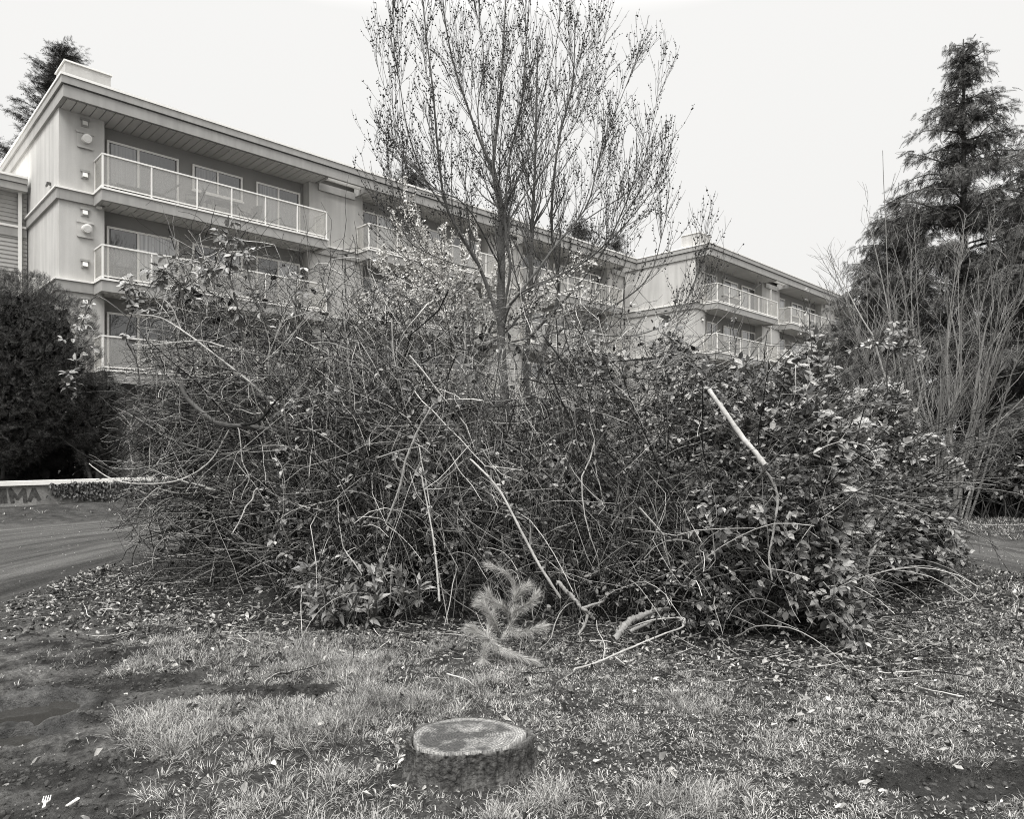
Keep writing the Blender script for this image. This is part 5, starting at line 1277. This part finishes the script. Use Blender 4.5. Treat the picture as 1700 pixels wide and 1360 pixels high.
def litter(x, y):
    fr = y - front(x); near = np.exp(-((fr + .30) / .50) ** 2)
    sidel = blob(x, y, -4.1, 7.0, 1.1, 1.0) * 1.1; sider = blob(x, y, 4.0, 6.0, 1.6, 1.0) * .9
    return np.clip(near * (.95 + .3 * (x > .6)) + sidel + sider + .13, 0, 1) * not_stump(x, y) * (puddles(x, y) < .3)
x, y = scatter(62000, -6, 6.5, 2.5, 9.0, lambda x, y: litter(x, y) * (lane(x, y)[1] > .97) * (1 - .85 * mud_left(x, y) * (y < 5.6)))
n = len(x)
me = template_mesh('fallen_leaves', np.stack([x, y, hz(x, y) + U(.004, .035, n)], 1), rng.normal(size=(n, 3)) * [1, 1, .5], rng.normal(size=(n, 3)) * .65 + [0, -.1, 1], U(size=n) ** 1.6 * .045 + .014, CURL_V, LEAF_Q, LEAF_T, False, U(.35, .9, n))
tag(link('fallen_leaves', me, M['dead_leaf']), 'dry curled leaves lying along the foot of the thicket', 'leaves', kind='stuff')
# a few big pale leaves that stand out
big = [(285, 1108), (435, 1310), (458, 1280), (435, 1330), (480, 1120), (660, 1275), (950, 1148), (1430, 1285), (1395, 1178), (1418, 1175), (1085, 1130), (1150, 1040), (1130, 1125), (745, 1090), (680, 1160), (720, 1168), (530, 1090), (700, 1320), (620, 1330), (1000, 1275), (1560, 1255), (1270, 1290), (1322, 1190), (560, 1180), (310, 1200), (120, 1160), (205, 1150)]
bx = np.array([((p - 850) / F * EYE * F / (q - HZ), EYE * F / (q - HZ)) for p, q in big]); n = len(bx)
me = template_mesh('pale_leaves', np.stack([bx[:, 0], bx[:, 1], hz(bx[:, 0], bx[:, 1]) + .02], 1), rng.normal(size=(n, 3)) * [1, 1, .25], rng.normal(size=(n, 3)) * .3 + [0, -.3, 1], U(.028, .055, n), CURL_V, LEAF_Q, LEAF_T, False, U(.5, .9, n))
tag(link('pale_leaves', me, M['bleached']), 'large bleached leaves scattered over the near grass', 'leaves', kind='stuff')
# twig litter
n = 1700; x = U(-4.8, 5, n); y = front(x) + rng.normal(size=n) * .5 - .25; k = (y > 2.6) & (lane(x, y)[1] > 1); x, y = x[k], y[k]; n = len(x)
P = grow(np.stack([x, y, hz(x, y) + U(.008, .03, n)], 1), rng.normal(size=(n, 3)) * [1, 1, .06], U(.08, .4, n), 6, .12); P[:, :, 2] = np.maximum(P[:, :, 2], (hz(P[:, :, 0].ravel(), P[:, :, 1].ravel()).reshape(n, 6)) + .006)
o = tubes('fallen_twigs', [(P, taper(U(.002, .006, n), np.full(n, .0015), 6), 4)], M['twig']); tag(o, 'broken twigs strewn on the ground before the thicket', 'twigs', kind='stuff')
# pebbles and mud crumbs
x1, y1 = scatter(9000, -12, -1.2, 2.6, 14, lambda x, y: np.clip(mud_left(x, y) + .5 * (lane(x, y)[1] < 1), 0, 1) * (puddles(x, y) < .25) * np.clip(4 / y, 0, 1))
x2, y2 = scatter(1800, 5, 9, 6, 13, lambda x, y: (lane(x, y)[1] < 1) * .5); x = np.r_[x1, x2]; y = np.r_[y1, y2]; n = len(x)
me = template_mesh('pebbles', np.stack([x, y, hz(x, y) + .001], 1), rng.normal(size=(n, 3)), rng.normal(size=(n, 3)), U(.0015, .006, n) * (1 + y / 8), ov, None, ot, True)
tag(link('pebbles', me, M['pebble']), 'pebbles and grit strewn on the mud and the dirt lane', 'pebbles', kind='stuff')
x, y = scatter(60000, -3.6, 3.2, 2.6, 5.6, lambda x, y: np.clip(.035 * mud_left(x, y) + dark_mud(x, y) * sstep(.5, .9, mud_left(x, y) + .5 * (x < -.9)) * .8 + mud_right(x, y) * .35, 0, 1) * (puddles(x, y) < .25)); n = len(x)
ph_ = (1 + 5 ** .5) / 2
IV = np.array([(-1, ph_, 0), (1, ph_, 0), (-1, -ph_, 0), (1, -ph_, 0), (0, -1, ph_), (0, 1, ph_), (0, -1, -ph_), (0, 1, -ph_), (ph_, 0, -1), (ph_, 0, 1), (-ph_, 0, -1), (-ph_, 0, 1)]) * .5 * rng.uniform(.6, 1.1, (12, 1))
IT = [(0, 11, 5), (0, 5, 1), (0, 1, 7), (0, 7, 10), (0, 10, 11), (1, 5, 9), (5, 11, 4), (11, 10, 2), (10, 7, 6), (7, 1, 8), (3, 9, 4), (3, 4, 2), (3, 2, 6), (3, 6, 8), (3, 8, 9), (4, 9, 5), (2, 4, 11), (6, 2, 10), (8, 6, 7), (9, 8, 1)]
me = template_mesh('mud_clods', np.stack([x, y, hz(x, y) + .002], 1), rng.normal(size=(n, 3)), rng.normal(size=(n, 3)), U(size=n) ** 4 * .018 + .003, IV, None, IT, False, U(.6, 1.3, n))
tag(link('mud_clods', me, M['clod']), 'dark crumbly clods churned up along the tyre ruts', 'mud', kind='stuff')
